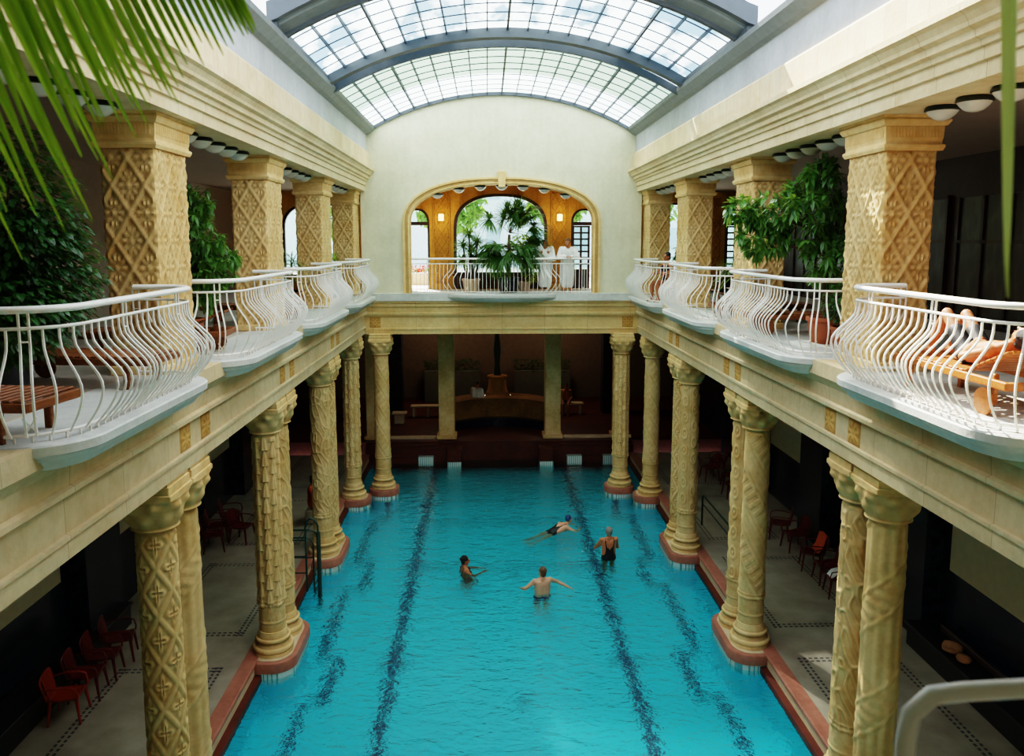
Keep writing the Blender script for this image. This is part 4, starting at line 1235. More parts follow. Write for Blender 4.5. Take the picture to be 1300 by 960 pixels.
# ------------------------------------------------------------------ loungers
def lounger_parts(wd):
    fr = MB()
    for y in (-.33, .33): fr.rbox(-1.0, 1.0, y-.025, y+.025, .28, .36, .008)
    for x in (-.98, .98): fr.rbox(x-.025, x+.025, -.33, .33, .28, .36, .008)
    sl = MB()
    for k in range(14): sl.rbox(-.95+k*.092, -.95+k*.092+.07, -.34, .34, .36, .38, .006)
    bk = MB()
    for k in range(8):
        x = .35+k*.083; z = .38+(x-.35)*.42
        bk.rbox(-.035, .035, -.33, .33, -.01, .01, .005, rot=Matrix.Rotation(-.4, 4, 'Y'), at=(x, 0, z))
    for y in (-.27, .27): bk.bar((.33, y, .37), (.98, y, .645), .035, .03)
    bk.bar((.8, 0, .33), (.86, 0, .58), .03)
    leg = MB().rbox(-.035, .035, -.025, .025, 0, .3, .008).mesh('leg', wd)
    wh = MB()
    wh.lathe([(.0, -.02), (.03, -.025), (.05, -.018), (.12, -.018), (.135, -.012), (.135, .012), (.12, .018), (.05, .018), (.03, .025), (0, .025)], 28, caps=False)
    for q in wh.v[:]: pass
    wh.v = [(a, c, b) for a, b, c in wh.v]
    return fr.mesh('frame', wd, 40), sl.mesh('slats', wd), bk.mesh('backrest', wd), leg, wh.mesh('wheel', wd, 40)
LP = {k: lounger_parts(M[k]) for k in ('wood', 'wood2')}
def lounger(loc, rz, label, wd='wood2'):
    t = thing('wooden_lounger', label, 'sun lounger', loc, rz, 'wooden loungers of the galleries')
    fr, sl, bk, leg, wh = LP[wd]
    part('frame', fr, t); part('slats', sl, t); part('backrest', bk, t)
    for y in (-.3, .3):
        part('leg', leg, t, (-.72, y, 0))
        part('wheel', wh, t, (.72, y*1.22, .135)); part('leg', leg, t, (.72, y*.9, .1))
    return t
lounger((4.62, 7.95, GF), -PI/2, 'orange wooden lounger carrying the sunbather behind the nearest right railing', 'wood')
lounger((-5.1, 6.75, GF), PI-.12, 'brown wooden lounger behind the nearest left railing, cut by the left edge')
lounger((-5.15, 9.15, GF), PI/2+1.45, 'brown wooden lounger beneath the fig tree near the first left pillar')
lounger((-5.25, 11.6, GF), .1, 'brown wooden lounger behind the second left railing')
lounger((5.2, 13.9, GF), PI-.1, 'brown wooden lounger behind the second right railing')
lounger((5.2, 16.2, GF), PI-.1, 'brown wooden lounger behind the third right railing')
lounger((-5.2, 16.2, GF), .1, 'brown wooden lounger behind the third left railing')

# ------------------------------------------------------------------ red plastic chairs
def chair_parts(mt):
    seat = MB(); n = 12
    rows = []
    for j in range(n):
        v = j/(n-1); y = -.21+.44*v
        w = .22-.02*v
        rows.append([(w*math.sin(PI/2*max(-1, min(1, u))), y, .43-.03*math.sin(PI*v)*(1-u*u)+.012*(v < .1)) for u in np.linspace(-1, 1, n)])
    seat.grid(np.array(rows), n, n); rows2 = [[(a, b, c-.025) for a, b, c in r] for r in rows]; seat.grid(np.array(rows2), n, n)
    seat.tube([(-.21, .22, .42), (-.22, -.0, .42), (-.2, -.21, .42), (.2, -.21, .42), (.22, 0, .42), (.21, .22, .42)], .016, 6, closed=True)
    back = MB()
    def B(u, v):        # u -1..1 across, v 0..1 up the back
        w = .20+.03*v; x = w*u
        return Vector((x, .22+.10*v-.06*(1-u*u)*0+ .03*(u*u), .42+.43*v*(1-.0*u*u)))
    rim = []
    for k in range(33):
        t = k/32
        if t < .3: rim.append(B(-1, t/.3*.72))
        elif t > .7: rim.append(B(1, (1-t)/.3*.72))
        else:
            a = PI*(t-.3)/.4; rim.append(B(-math.cos(a), .72+.28*math.sin(a)))
    back.tube(rim, .018, 6)
    for k in range(5):
        u = -.62+k*.31; top = .72+.28*math.sqrt(max(0, 1-u*u))
        pts = [B(u*.9, .02), B(u, .4), B(u, top-.01)]
        for a, b in zip(pts[:-1], pts[1:]): back.bar(a, b, .07, .012, up=(0, 1, 0))
    back.bar(B(-1, .1), B(1, .1), .012, .07)
    arm = []
    for s in (-1, 1):
        m = MB(); m.tube([(s*.235, .27, .63), (s*.265, .12, .655), (s*.27, -.1, .65), (s*.255, -.21, .62), (s*.235, -.24, .5), (s*.225, -.23, .42)], .018, 6, squash=.8); arm.append(m.mesh('armrest', mt, 60))
    legs = []
    for sx, sy in ((-1, -1), (1, -1), (-1, 1), (1, 1)):
        m = MB(); top = Vector((sx*.2, sy*.2, .42)); bot = Vector((sx*.245, sy*.25, 0))
        m.tube([top, (top+bot)/2, bot], [.03, .024, .018], 6); legs.append(m.mesh('leg', mt, 60))
    return seat.mesh('seat', mt, 60), back.mesh('backrest', mt, 50), arm, legs
CHP = {k: chair_parts(M[k]) for k in ('red_plastic', 'orange_plastic')}
def chair(x, y, rz, label, mt='red_plastic', group='red plastic armchairs on the pool deck'):
    t = thing('plastic_chair', label, 'chair', (x, y, DK), rz, group)
    s, b, a, l = CHP[mt]
    part('seat', s, t); part('backrest', b, t)
    for q in a: part('armrest', q, t)
    for q in l: part('leg', q, t)
# the seat faces local -y
LF, RF = PI/2+.15, -PI/2-.15
for k, y in enumerate((14.35, 13.72, 13.1, 12.45)):
    chair(-7.45, y, LF+.12*(k == 0), 'plastic armchair in the front left row, %s' % ('farthest from the viewer', 'second from its far end', 'third from its far end', 'the orange-red one at its near end')[k], 'orange_plastic' if k == 3 else 'red_plastic')
for k, (x, y, r) in enumerate(((-7.5, 19.6, .2), (-7.6, 20.3, .1), (-6.95, 20.2, -.4), (-7.5, 21.1, .0))):
    chair(x, y, LF+r, 'dark red armchair in the cluster between the first two left column pairs, %s' % ('frontmost', 'behind the frontmost', 'toward the pool', 'farthest back')[k])
for k, (x, y, r) in enumerate(((7.35, 16.55, .0), (7.4, 17.25, .1), (7.35, 18.0, -.1), (7.4, 19.2, .25), (7.3, 20.0, -.2))):
    chair(x, y, RF+r, 'red plastic armchair along the right wall, %s' % ('nearest, with a white towel on the seat', 'second, plain', 'third, with an orange towel over its back', 'fourth, beyond the orange towel', 'fifth, partly behind the column pair')[k])
for k, (x, y, r) in enumerate(((7.1, 23.4, .2), (7.3, 24.3, 0), (6.9, 25.2, .3), (7.4, 26.0, 0))):
    chair(x, y, RF+r, 'dark red plastic armchair deep in the right aisle, %s' % ('nearest of the four', 'second of the four', 'third of the four', 'farthest of the four')[k])
# towels on chairs
def towel(name, label, mat, pts, w, cat='towel'):
    m = MB(); rows = []
    for k, p in enumerate(pts):
        p = Vector(p); rows.append([(p.x, p.y+w*u+.01*math.sin(7*u+k), p.z+.012*math.sin(9*u+2*k)) for u in np.linspace(-.5, .5, 9)])
    m.grid(np.array(rows), 9, len(rows)); rows2 = [[(a+.012, b, c-.012) for a, b, c in r] for r in rows]; m.grid(np.array(rows2), 9, len(rows))
    o = m.build(name, mat, None, 80); tag(o, label, cat)
M['towel_orange'] = simple('orange_towelling', '#c4552c', .95, var=.12, bump=.5, bscale=150)
towel('towel', 'orange towel draped over the back of the third right-hand chair', M['towel_orange'], [(7.42, 18.0, DK+.45), (7.52, 18.0, DK+.6), (7.6, 18.0, DK+.86), (7.66, 18.0, DK+.87), (7.7, 18.0, DK+.6)], .42)
towel('towel', 'white towel bundled on the nearest right-hand chair', M['towel_white'], [(7.12, 16.5, DK+.47), (7.22, 16.5, DK+.58), (7.36, 16.5, DK+.60), (7.48, 16.5, DK+.47)], .3)

# ------------------------------------------------------------------ deck fittings
t = thing('pool_ladder', 'dark green steel ladder on the left pool edge behind the second column pair', 'ladder', (-4.75, 18.2, DK))
for d in (-.25, .25):
    MB().tube([(-.75, d, 0), (-.75, d, .8), (-.72, d, .9), (-.6, d, .94), (-.05, d, .94), (.1, d, .9), (.16, d, .78), (.16, d, -.9)], .022, 8).build('side_rail', M['green_steel'], t, 60)
for z in (-.75, -.5, -.25, .05): MB().tube([(.16, -.25, z), (.16, .25, z)], .018, 6).build('rung', M['green_steel'], t)
MB().tube([(-.75, -.25, .45), (.16, -.25, .45)], .016, 6).build('cross_rail', M['green_steel'], t)
t = thing('access_lift', 'thick dark green post with hooked top standing at the left pool edge', 'post', (-4.42, 17.75, DK))
MB().lathe([(0, -1.2), (.05, -1.2), (.05, 1.12), (.035, 1.16), (0, 1.16)], 14).build('post', M['green_steel'], t, 40)
MB().tube([(-.3, .02, -.3), (-.3, .02, 1.25), (-.27, .02, 1.4), (-.18, .02, 1.48), (-.08, .02, 1.44), (-.01, .0, 1.3), (0, 0, 1.12)], .024, 8).build('hooked_tube', M['green_steel'], t, 60)
for z in (.15, .55, .95): MB().tube([(-.9, .02, z), (-.3, .02, z)], .018, 6).build('tie_bar', M['green_steel'], t)
MB().tube([(-.9, .02, 0), (-.9, .02, .97)], .02, 6).build('rear_post', M['green_steel'], t)
t = thing('handrail', 'black steel handrail on the right deck beside the third column pair', 'handrail', (5.5, 19.2, DK))
MB().tube([(0, -1.6, 0), (0, -1.6, .8), (0, -1.5, .88), (0, 1.7, .88), (0, 1.8, .8), (0, 1.8, 0)], .025, 8).build('rail', M['green_steel'], t, 60)
MB().tube([(0.02, -1.6, .6), (0.02, 1.8, .6)], .018, 6).build('lower_rail', M['green_steel'], t)
# dark stone bench with things left on it
t = thing('stone_bench', 'black stone bench along the right wall at the lower right', 'bench', (8.05, 11.8, DK))
MB().rbox(-.3, .33, -2.6, 2.6, 0, .42, .02).build('bench_body', M['black'], t)
MB().rbox(-.34, .33, -2.64, 2.64, .42, .47, .01).build('bench_top', M['black'], t)
MB().rbox(.12, .22, -2.4, 2.2, .47, .6, .02).build('back_rail', M['dark_wood'], t)
M['cloth_tan'] = simple('tan_cloth', '#9a6a45', .9, var=.2, bump=.5)
for k, (y, r, lab) in enumerate(((13.2, .14, 'crumpled tan cloth at the far end of the black bench'), (12.85, .1, 'small tan bundle second on the black bench'), (12.0, .09, 'small tan bundle nearest the viewer on the black bench'))):
    m = MB().ball((0, 0, r*.45), r, 14, 8, sc=(1.2, 1.4, .5)); m.v = [(a*(1+.2*math.sin(9*b+a*20)), b, c*(1+.3*math.sin(17*a+11*b))) for a, b, c in m.v]
    o = m.build('cloth_bundle', M['cloth_tan'], None, 80); o.location = (7.92, y, DK+.475+r*.08); tag(o, lab, 'cloth', 'bundles on the black bench')
# left planter box with trailing greenery not seen: dark bench on the left wall
t = thing('stone_bench', 'black stone bench along the left wall behind the front row of chairs', 'bench', (-8.05, 12.5, DK))
MB().rbox(-.33, .2, -3.2, 3.2, 0, .42, .02).build('bench_body', M['black'], t)
MB().rbox(-.33, .24, -3.24, 3.24, .42, .47, .01).build('bench_top', M['black'], t)

# ------------------------------------------------------------------ rear hall furniture
t = thing('fountain', 'ochre stone fountain pedestal with two bright spouts in the dark rear hall', 'fountain', (-.05, 32.9, .28))
och = simple('ochre_fountain_stone', '#a77c40', .6, var=.15)
MB().lathe([(0, 0), (.85, 0), (.85, .35), (.72, .5), (.62, .9), (.5, 1.05), (.42, 1.2), (.38, 1.4), (.36, 1.72), (.42, 1.75), (.42, 1.82), (.2, 1.85), (0, 1.85)], 24).build('pedestal', och, t, 30)
MB().lathe([(.0, 1.85), (.16, 1.85), (.10, 2.3), (.16, 2.9), (.12, 3.4), (.06, 4.0), (0, 4.0)], 14).build('finial', M['green_steel'], t, 40)
for s in (-1, 1): MB().tube([(s*.34, -.4, 1.15), (s*.5, -.75, 1.2), (s*.52, -.9, 1.08)], .03, 8).build('spout', simple('chrome_%d' % (s+1), '#e8e8e8', .15, 1), t, 60)
for k, (x, y) in enumerate(((-3.0, 33.2), (2.95, 33.6))):
    t = thing('stone_bench', 'pale bench in the dark rear hall %s of the fountain' % ('left', 'right')[k], 'bench', (x, y, .28), 0, 'benches in the rear hall')
    MB().rbox(-.75, .75, -.2, .2, .42, .5, .02).build('seat', M['panel'], t)
    for q in (-.6, 0, .6): MB().rbox(q-.06, q+.06, -.17, .17, 0, .42, .01).build('leg', M['panel'], t)
t = thing('low_table', 'small pale block table at the far left of the rear hall', 'table', (-4.1, 32.0, .28))
MB().rbox(-.3, .3, -.25, .25, .4, .46, .01).build('table_top', M['panel'], t); MB().rbox(-.2, .2, -.15, .15, 0, .4, .01).build('pedestal', M['panel'], t)
for s in (-1, 1):
    t = thing('potted_hedge', 'dark green hedge trough at the back of the rear hall, %s of the fountain' % SIDE[s], 'plant', (s*2.1, 36.4, .28), 0, 'rear hall hedges')
    MB().rbox(-1.3, 1.3, -.25, .25, 0, 1.5, .02).build('trough', simple('grey_trough_%d' % (s+1), '#5a5c50', .8), t)
    fo = MB()
    for k in range(500): leaf(fo, (R.uniform(-1.3, 1.3), R.uniform(-.3, .3), 1.5+R.uniform(0, .45)), rvec(-.2), .14, .07)
    fo.build('foliage', M['leaf_ficus'], t)
# ------------------------------------------------------------------ people
def capsule(mb, a, b, ra, rb, n=12):
    a, b = Vector(a), Vector(b); d = b-a; L = d.length
    if L < 1e-5: return mb.ball(a, ra, n, 8)
    d.normalize(); x, _, z = orient(d, Vector((.3, .2, 1)) if abs(d.z) > .9 else Vector((0, 0, 1)))
    rings = [(-ra*math.cos(t), ra*math.sin(t)) for t in (0.05, .5, 1.0)] + [(0, ra)] + [(L, rb)] + [(L+rb*math.cos(t), rb*math.sin(t)) for t in (1.0, .5, .05)]
    v = []
    for h, r in rings:
        for k in range(n):
            t = 2*PI*k/n; v.append(a+d*h+x*math.cos(t)*r+z*math.sin(t)*r)
    f = [(i*n+k, i*n+(k+1) % n, (i+1)*n+(k+1) % n, (i+1)*n+k) for i in range(len(rings)-1) for k in range(n)]
    f += [tuple(range(n-1, -1, -1)), tuple((len(rings)-1)*n+k for k in range(n))]
    return mb.add(v, f)
def fuse(mb, name, mat, voxel=.011, smooth=4):
    """union of overlapping solids as one continuous skin"""
    import bmesh
    o = bpy.data.objects.new('tmp', mb.mesh('tmp', mat)); COL.objects.link(o)
    r = o.modifiers.new('r', 'REMESH'); r.mode = 'VOXEL'; r.voxel_size = voxel
    sm = o.modifiers.new('s', 'SMOOTH'); sm.factor = .5; sm.iterations = smooth
    dg = bpy.context.evaluated_depsgraph_get(); dg.update()
    me = bpy.data.meshes.new_from_object(o.evaluated_get(dg)); me.name = name
    bpy.data.objects.remove(o)
    me.polygons.foreach_set('use_smooth', [True]*len(me.polygons))
    if not me.materials: me.materials.append(mat)
    return me
def lerp(a, b, t): return Vector(a)*(1-t)+Vector(b)*t
def human(label, loc, rz, J, skin='skin', hair='hair_dark', clothes=(), voxel=.0115, female=False, long_hair=False, cap=None, group=None):
    t = thing('person', label, 'person', loc, rz, group)
    J = {k: Vector(v) for k, v in J.items()}
    m = MB()
    pel, chest, neck, head = J['pel'], J['chest'], J['neck'], J['head']
    face = J['face'].normalized(); up = (head-neck).normalized(); up = (up-face*up.dot(face)).normalized(); lat = face.cross(up)
    front = J.get('front', face)
    w = .94 if female else 1
    # trunk
    for s in ('l', 'r'):
        h, sh = J['h'+s], J['s'+s]
        capsule(m, lerp(pel, h, .85), lerp(chest, sh, .45), .105, .115*w)
        capsule(m, lerp(chest, sh, .2), lerp(chest, sh, .86), .115*w, .072*w)
        capsule(m, lerp(neck, head, .1), lerp(chest, sh, .85), .05, .06*w)
        capsule(m, lerp(pel, h, .3), h-(pel-h).normalized()*0, .115, .10)
        if female: m.ball(lerp(chest, sh, .5)+front*.085-(chest-pel).normalized()*.04, .07, 12, 8)
        el, wr = J['e'+s], J['w'+s]
        m.ball(sh, .068*w, 12, 8)
        capsule(m, sh, el, .056*w, .042*w); capsule(m, el, lerp(el, wr, .3), .043*w, .043*w); capsule(m, lerp(el, wr, .3), wr, .042*w, .028*w)
        kn, an = J['k'+s], J['a'+s]
        capsule(m, h, kn, .088, .058); capsule(m, kn, lerp(kn, an, .35), .057, .058); capsule(m, lerp(kn, an, .35), an, .055, .037)
        td = J.get('t'+s, front).normalized()
        capsule(m, an-td*.03-Vector(J.get('down', (0, 0, -1)))*-.03, an+td*.15+Vector(J.get('down', (0, 0, -1)))*.05, .042, .03)
        # hand: palm, four unequal fingers, thumb from the side
        hd = J.get('hd'+s, wr-el).normalized(); hx, _, hz = orient(hd, Vector(J.get('palm'+s, (0.1, 0.2, 1))))
        pc = wr+hd*.05
        for q in (-.024, -.008, .008, .024): capsule(m, wr+hx*q*.6, pc+hx*q+hd*.035, .016, .013, 8)
        cu = J.get('curl', .5) if not isinstance(J.get('curl'), Vector) else .5
        for q, L in ((-.03, .058), (-.01, .072), (.01, .078), (.03, .07)):
            b0 = pc+hd*.035+hx*q; b1 = b0+hd*L*.5-hz*L*.12; b2 = b1+hd*L*.4-hz*L*.42
            capsule(m, b0, b1, .0095, .009, 8); capsule(m, b1, b2, .009, .008, 8)
        sg = 1 if s == 'l' else -1
        b0 = wr+hd*.025+hx*sg*.03; capsule(m, b0, b0+hx*sg*.03+hd*.03-hz*.01, .012, .0105, 8); capsule(m, b0+hx*sg*.03+hd*.03-hz*.01, b0+hx*sg*.038+hd*.06-hz*.02, .0105, .009, 8)
    capsule(m, pel, chest, .12, .11)
    # neck and head
    capsule(m, neck-up*.04, head-up*.06, .056*w, .053*w)
    RM = Matrix((lat, face, up)).transposed()
    m.ball(head+up*.015-face*.008, 1, 16, 12, sc=(.078, .096, .108), rot=RM)
    m.ball(head-up*.06+face*.03, 1, 14, 10, sc=(.056, .062, .06), rot=RM)
    m.ball(head-up*.108+face*.065, .02, 8, 6)
    capsule(m, head+face*.088+up*.012, head+face*.112-up*.03, .010, .017, 8)
    for s in (-1, 1):
        m.ball(head+lat*s*.08-up*.01-face*.01, 1, 10, 8, sc=(.013, .022, .034), rot=RM)
        m.ball(head+lat*s*.034+up*.032+face*.078, .016, 8, 6)
    part('body', fuse(m, 'body', M[skin], voxel), t)
    # face details
    for s in (-1, 1):
        e = MB().ball((0, 0, 0), .012, 10, 6); part('eye', e.mesh('eye', M['eye'], 60), t, head+lat*s*.033+up*.008+face*.083)
    mo = MB(); capsule(mo, head-lat*.022-up*.062+face*.088, head+lat*.022-up*.062+face*.088, .007, .007, 8); mo.build('mouth', M['lip'], t, 60)
    # hair or cap
    hm = MB()
    hm.ball(head+up*.032-face*.022, 1, 18, 12, sc=(.088, .098, .104), rot=RM)
    if not cap:
        hm.ball(head-face*.055-up*.02, 1, 14, 10, sc=(.078, .055, .09), rot=RM)
        for k in range(16):
            v = rvec(-.1); q = RM @ Vector((v.x*.084, v.y*.094, v.z*.10)); hm.ball(head+up*.034-face*.026+q, .018, 8, 6)
    if long_hair: hm.ball(head-face*.10+up*.045, .05, 12, 8)
    part('hair' if not cap else 'swim_cap', fuse(hm, 'hair', M[cap or hair], .012, 3), t)
    # clothing follows the body
    for c, mat in clothes:
        g = MB()
        if c == 'trunks':
            for s in ('l', 'r'):
                capsule(g, J['h'+s], lerp(J['h'+s], J['k'+s], .55), .105, .085); capsule(g, lerp(pel, J['h'+s], .2), J['h'+s], .128, .118)
            capsule(g, pel, lerp(pel, chest, .12), .132, .128)
        elif c == 'suit':
            for s in ('l', 'r'):
                capsule(g, lerp(pel, J['h'+s], .85), lerp(lerp(pel, chest, .42), J['s'+s], .2), .118, .122)
                capsule(g, lerp(pel, J['h'+s], .3), J['h'+s], .122, .108)
                capsule(g, lerp(pel, chest, .55)+front*.03, lerp(chest, J['s'+s], .45)+front*.075, .10, .055)
                capsule(g, lerp(chest, J['s'+s], .62)-front*.085+(chest-pel).normalized()*.05, lerp(pel, chest, .5)+(J['s'+s]-chest)*.45-front*.10, .018, .024)
                capsule(g, lerp(chest, J['s'+s], .5)+front*.08, lerp(chest, J['s'+s], .55)-front*.05+(chest-pel).normalized()*.09, .03, .02)
                if female: g.ball(lerp(chest, J['s'+s], .5)+front*.088-(chest-pel).normalized()*.04, .076, 12, 8)
            capsule(g, pel, lerp(pel, chest, .45), .132, .128)
        elif c == 'top':
            for s in ('l', 'r'):
                g.ball(lerp(chest, J['s'+s], .5)+front*.088-(chest-pel).normalized()*.04, .078, 12, 8)
            capsule(g, lerp(chest, J['sl'], .5)-(chest-pel).normalized()*.06, lerp(chest, J['sr'], .5)-(chest-pel).normalized()*.06, .12, .12)
        elif c in ('robe', 'robe_long', 'shirt'):
            for s in ('l', 'r'):
                capsule(g, J['s'+s], J['e'+s], .088, .08); capsule(g, J['e'+s], lerp(J['e'+s], J['w'+s], .78), .078, .074)
                capsule(g, lerp(pel, J['h'+s], .9), lerp(chest, J['s'+s], .55), .135, .135)
                capsule(g, lerp(chest, J['s'+s], .2), lerp(chest, J['s'+s], .9), .13, .085)
                capsule(g, lerp(neck, J['s'+s], .45)-front*.02, lerp(chest, J['s'+s], .7), .05, .07)
                if c != 'shirt':
                    capsule(g, J['h'+s], lerp(J['k'+s], J['a'+s], .0), .14, .12); capsule(g, J['k'+s], lerp(J['k'+s], J['a'+s], .55 if c == 'robe' else .7), .118, .105)
                    capsule(g, lerp(pel, J['h'+s], .2), lerp(J['kl'], J['kr'], .5), .13, .12)
                    capsule(g, lerp(J['kl'], J['kr'], .5), lerp(J['kl'], J['kr'], .5)+(J['a'+s]-J['k'+s])*.55, .12, .10)
            capsule(g, pel, chest, .15, .14)
        elif c == 'belt':
            capsule(g, lerp(pel, J['hl'], .5)+(chest-pel)*.32, lerp(pel, J['hr'], .5)+(chest-pel)*.32, .138, .138)
        nm = {'trunks': 'swim_trunks', 'suit': 'swimsuit', 'top': 'bikini_top', 'robe': 'bathrobe', 'robe_long': 'bathrobe', 'shirt': 'shirt', 'belt': 'belt'}[c]
        if c == 'belt':
            pass
        part(nm, fuse(g, nm, M[mat], .014, 4), t)
    return t
def stand(**kw):
    J = dict(pel=(0, 0, .95), chest=(0, 0, 1.3), neck=(0, -.02, 1.46), head=(0, .01, 1.62), face=(0, 1, -.05), front=(0, 1, 0),
             sl=(-.19, 0, 1.41), sr=(.19, 0, 1.41), el=(-.25, -.03, 1.12), er=(.25, -.03, 1.12), wl=(-.26, .08, .88), wr=(.26, .08, .88),
             hl=(-.09, 0, .92), hr=(.09, 0, .92), kl=(-.1, .03, .5), kr=(.1, .03, .5), al=(-.1, -.01, .09), ar=(.1, -.01, .09))
    J.update(kw); return J
def sit(**kw):
    J = dict(pel=(0, -.05, .55), chest=(0, -.04, .9), neck=(0, -.04, 1.06), head=(0, .0, 1.22), face=(0, 1, -.1), front=(0, 1, 0),
             sl=(-.19, -.03, 1.01), sr=(.19, -.03, 1.01), el=(-.25, .05, .74), er=(.25, .05, .74), wl=(-.16, .28, .64), wr=(.16, .28, .64),
             hl=(-.09, 0, .52), hr=(.09, 0, .52), kl=(-.12, .42, .5), kr=(.12, .42, .5), al=(-.12, .4, .09), ar=(.12, .4, .09))
    J.update(kw); return J
# swimmers (their feet reach toward the pool floor; local z = 0 at the floor, forward is +y)
zb = BED
human('swimmer standing waist-deep at the right, bare back, short grey hair, black swimsuit', (2.66, 19.5, zb+.32), .12,
      stand(el=(-.33, .12, 1.16), wl=(-.05, .27, 1.22), er=(.27, .12, 1.14), wr=(.03, .26, 1.16)), 'skin_tan', 'hair_grey', [('suit', 'suit_black')], female=True)
human('man bathing nearest the viewer, arms spread, brown hair, dark purple trunks', (.80, 17.6, zb+.08), .25,
      stand(el=(-.40, .05, 1.24), wl=(-.42, .28, 1.15), er=(.42, .12, 1.28), wr=(.66, .02, 1.16), kl=(-.1, .12, .52), kr=(.12, .1, .52), al=(-.1, -.08, .31), ar=(.12, -.08, .31), face=(-.4, 1, .05)), 'skin', 'hair_brown', [('trunks', 'suit_purple')])
human('woman at the left in the pool, dark hair in a bun, facing right', (-1.05, 18.9, zb-.16), -PI/2+.25,
      stand(el=(-.27, .18, 1.24), wl=(-.14, .42, 1.28), er=(.27, .18, 1.24), wr=(.14, .42, 1.28), kl=(-.1, .22, .74), kr=(.1, .22, .74), al=(-.1, -.02, .5), ar=(.1, -.02, .5)), 'skin_tan', 'hair_dark', [('suit', 'suit_black')], female=True, long_hair=True)
human('swimmer doing breaststroke farthest back, blue cap and black swimsuit', (1.68, 21.75, WZ-.02), -PI/2+.55,
      dict(pel=(0, -.38, -.06), chest=(0, -.06, .06), neck=(0, .09, .12), head=(0, .22, .25), face=(0, .95, .1), front=(0, .3, -.95),
           sl=(-.19, .04, .08), sr=(.19, .04, .08), el=(-.36, .25, -.06), er=(.36, .25, -.06), wl=(-.2, .47, -.08), wr=(.2, .47, -.08),
           hl=(-.09, -.42, -.1), hr=(.09, -.42, -.1), kl=(-.13, -.8, -.24), kr=(.13, -.8, -.24), al=(-.12, -1.16, -.42), ar=(.12, -1.16, -.42), tl=(0, -1, 0), tr=(0, -1, 0), down=(0, 0, -.2)),
      'skin', 'hair_dark', [('suit', 'suit_black')], female=True, cap='cap_blue')
# robed pair on the end balcony, facing the pool
human('man in a white bathrobe leaning on the end railing, hands joined', (2.08, 24.98, GF), PI,
      stand(chest=(0, .06, 1.29), neck=(0, .09, 1.44), head=(.0, .14, 1.60), face=(.25, .9, -.25), sl=(-.2, .06, 1.40), sr=(.2, .06, 1.40), el=(-.3, .2, 1.14), er=(.3, .2, 1.14), wl=(-.06, .36, 1.16), wr=(.06, .36, 1.16)),
      'skin_tan', 'hair_brown', [('robe', 'towel_white')])
human('person in a white bathrobe half hidden behind the right side of the fan palm', (1.38, 25.05, GF), PI-.15,
      stand(chest=(0, .05, 1.27), neck=(0, .07, 1.42), head=(.0, .1, 1.57), el=(-.28, .12, 1.08), er=(.28, .12, 1.08), wl=(-.05, .3, 1.06), wr=(.05, .3, 1.06)),
      'skin_tan', 'hair_grey', [('robe', 'towel_white')], female=True)
# sunbather: lies along the lounger, feet away from the viewer, knees raised
human('sunbather lying on the orange lounger behind the nearest right railing, knees drawn up', (4.62, 7.95, GF), 0,
      dict(pel=(0, -.02, .50), chest=(0, -.38, .56), neck=(0, -.54, .66), head=(0, -.68, .74), face=(0, .45, .85), front=(0, .3, .95),
           sl=(-.19, -.48, .58), sr=(.19, -.48, .58), el=(-.31, -.25, .50), er=(.30, -.25, .50), wl=(-.08, -.08, .62), wr=(.2, .02, .52),
           hl=(-.09, .02, .49), hr=(.09, .02, .49), kl=(-.12, .38, .88), kr=(.12, .42, .86), al=(-.12, .66, .48), ar=(.12, .68, .48), tl=(0, 1, -.1), tr=(0, 1, -.1)),
      'skin_tan', 'hair_dark', [('trunks', 'suit_black')])
t = thing('white_stool', 'low white stool carrying the dark-haired woman behind the farthest right railing', 'stool', (4.45, 21.5, GF))
MB().lathe([(0, .36), (.19, .36), (.2, .38), (.19, .4), (0, .4)], 20).build('seat', M['white'], t, 40)
for k in range(4): MB().tube([(.12*math.cos(k*PI/2), .12*math.sin(k*PI/2), .37), (.17*math.cos(k*PI/2), .17*math.sin(k*PI/2), 0)], .015, 6).build('leg', M['white'], t)
human('dark-haired woman in a black top seated behind the farthest right railing', (4.45, 21.5, GF), PI/2+.5, sit(el=(-.27, .1, .76), wl=(-.1, .36, .78), er=(.27, .1, .76), wr=(.1, .36, .78)), 'skin_tan', 'hair_dark', [('suit', 'suit_black')], female=True)
# dim figures of the lower level
human('bare-backed bather sitting in the dark rear hall right of the fountain', (2.95, 33.6, .28), PI*.95, sit(), 'skin_tan', 'hair_dark', [('trunks', 'suit_purple')], voxel=.014)
human('person in a white shirt by the fountain parapet in the dark rear hall', (-.9, 31.9, .28), PI-.4, stand(), 'skin_tan', 'hair_dark', [('shirt', 'towel_white'), ('trunks', 'suit_black')], voxel=.014)
M['cloth_magenta'] = simple('magenta_cloth', '#8a1f52', .9)
M['cloth_navy'] = simple('navy_cloth', '#1c2350', .9)
M['bag_yellow'] = simple('mustard_cloth_bag', '#a8863a', .9, var=.2, bump=.5)
t = thing('stone_stool', 'low block seat beside the right corner columns', 'stool', (5.55, 23.3, DK)); MB().rbox(-.22, .22, -.2, .2, 0, .40, .03).build('seat_block', M['panel'], t)
human('person in magenta and navy sitting in the shade behind the third right column pair', (5.55, 23.3, DK), PI-.3, sit(), 'skin_tan', 'hair_dark', [('shirt', 'cloth_magenta'), ('trunks', 'cloth_navy')], voxel=.014)
m = MB().ball((0, 0, .22), .26, 18, 12, sc=(1.1, .8, .85)); m.v = [(a*(1+.1*math.sin(14*c+9*b)), b, max(0, c)) for a, b, c in m.v]; m.tube([(-.15, 0, .4), (-.08, 0, .58), (.08, 0, .58), (.15, 0, .4)], .016, 6)
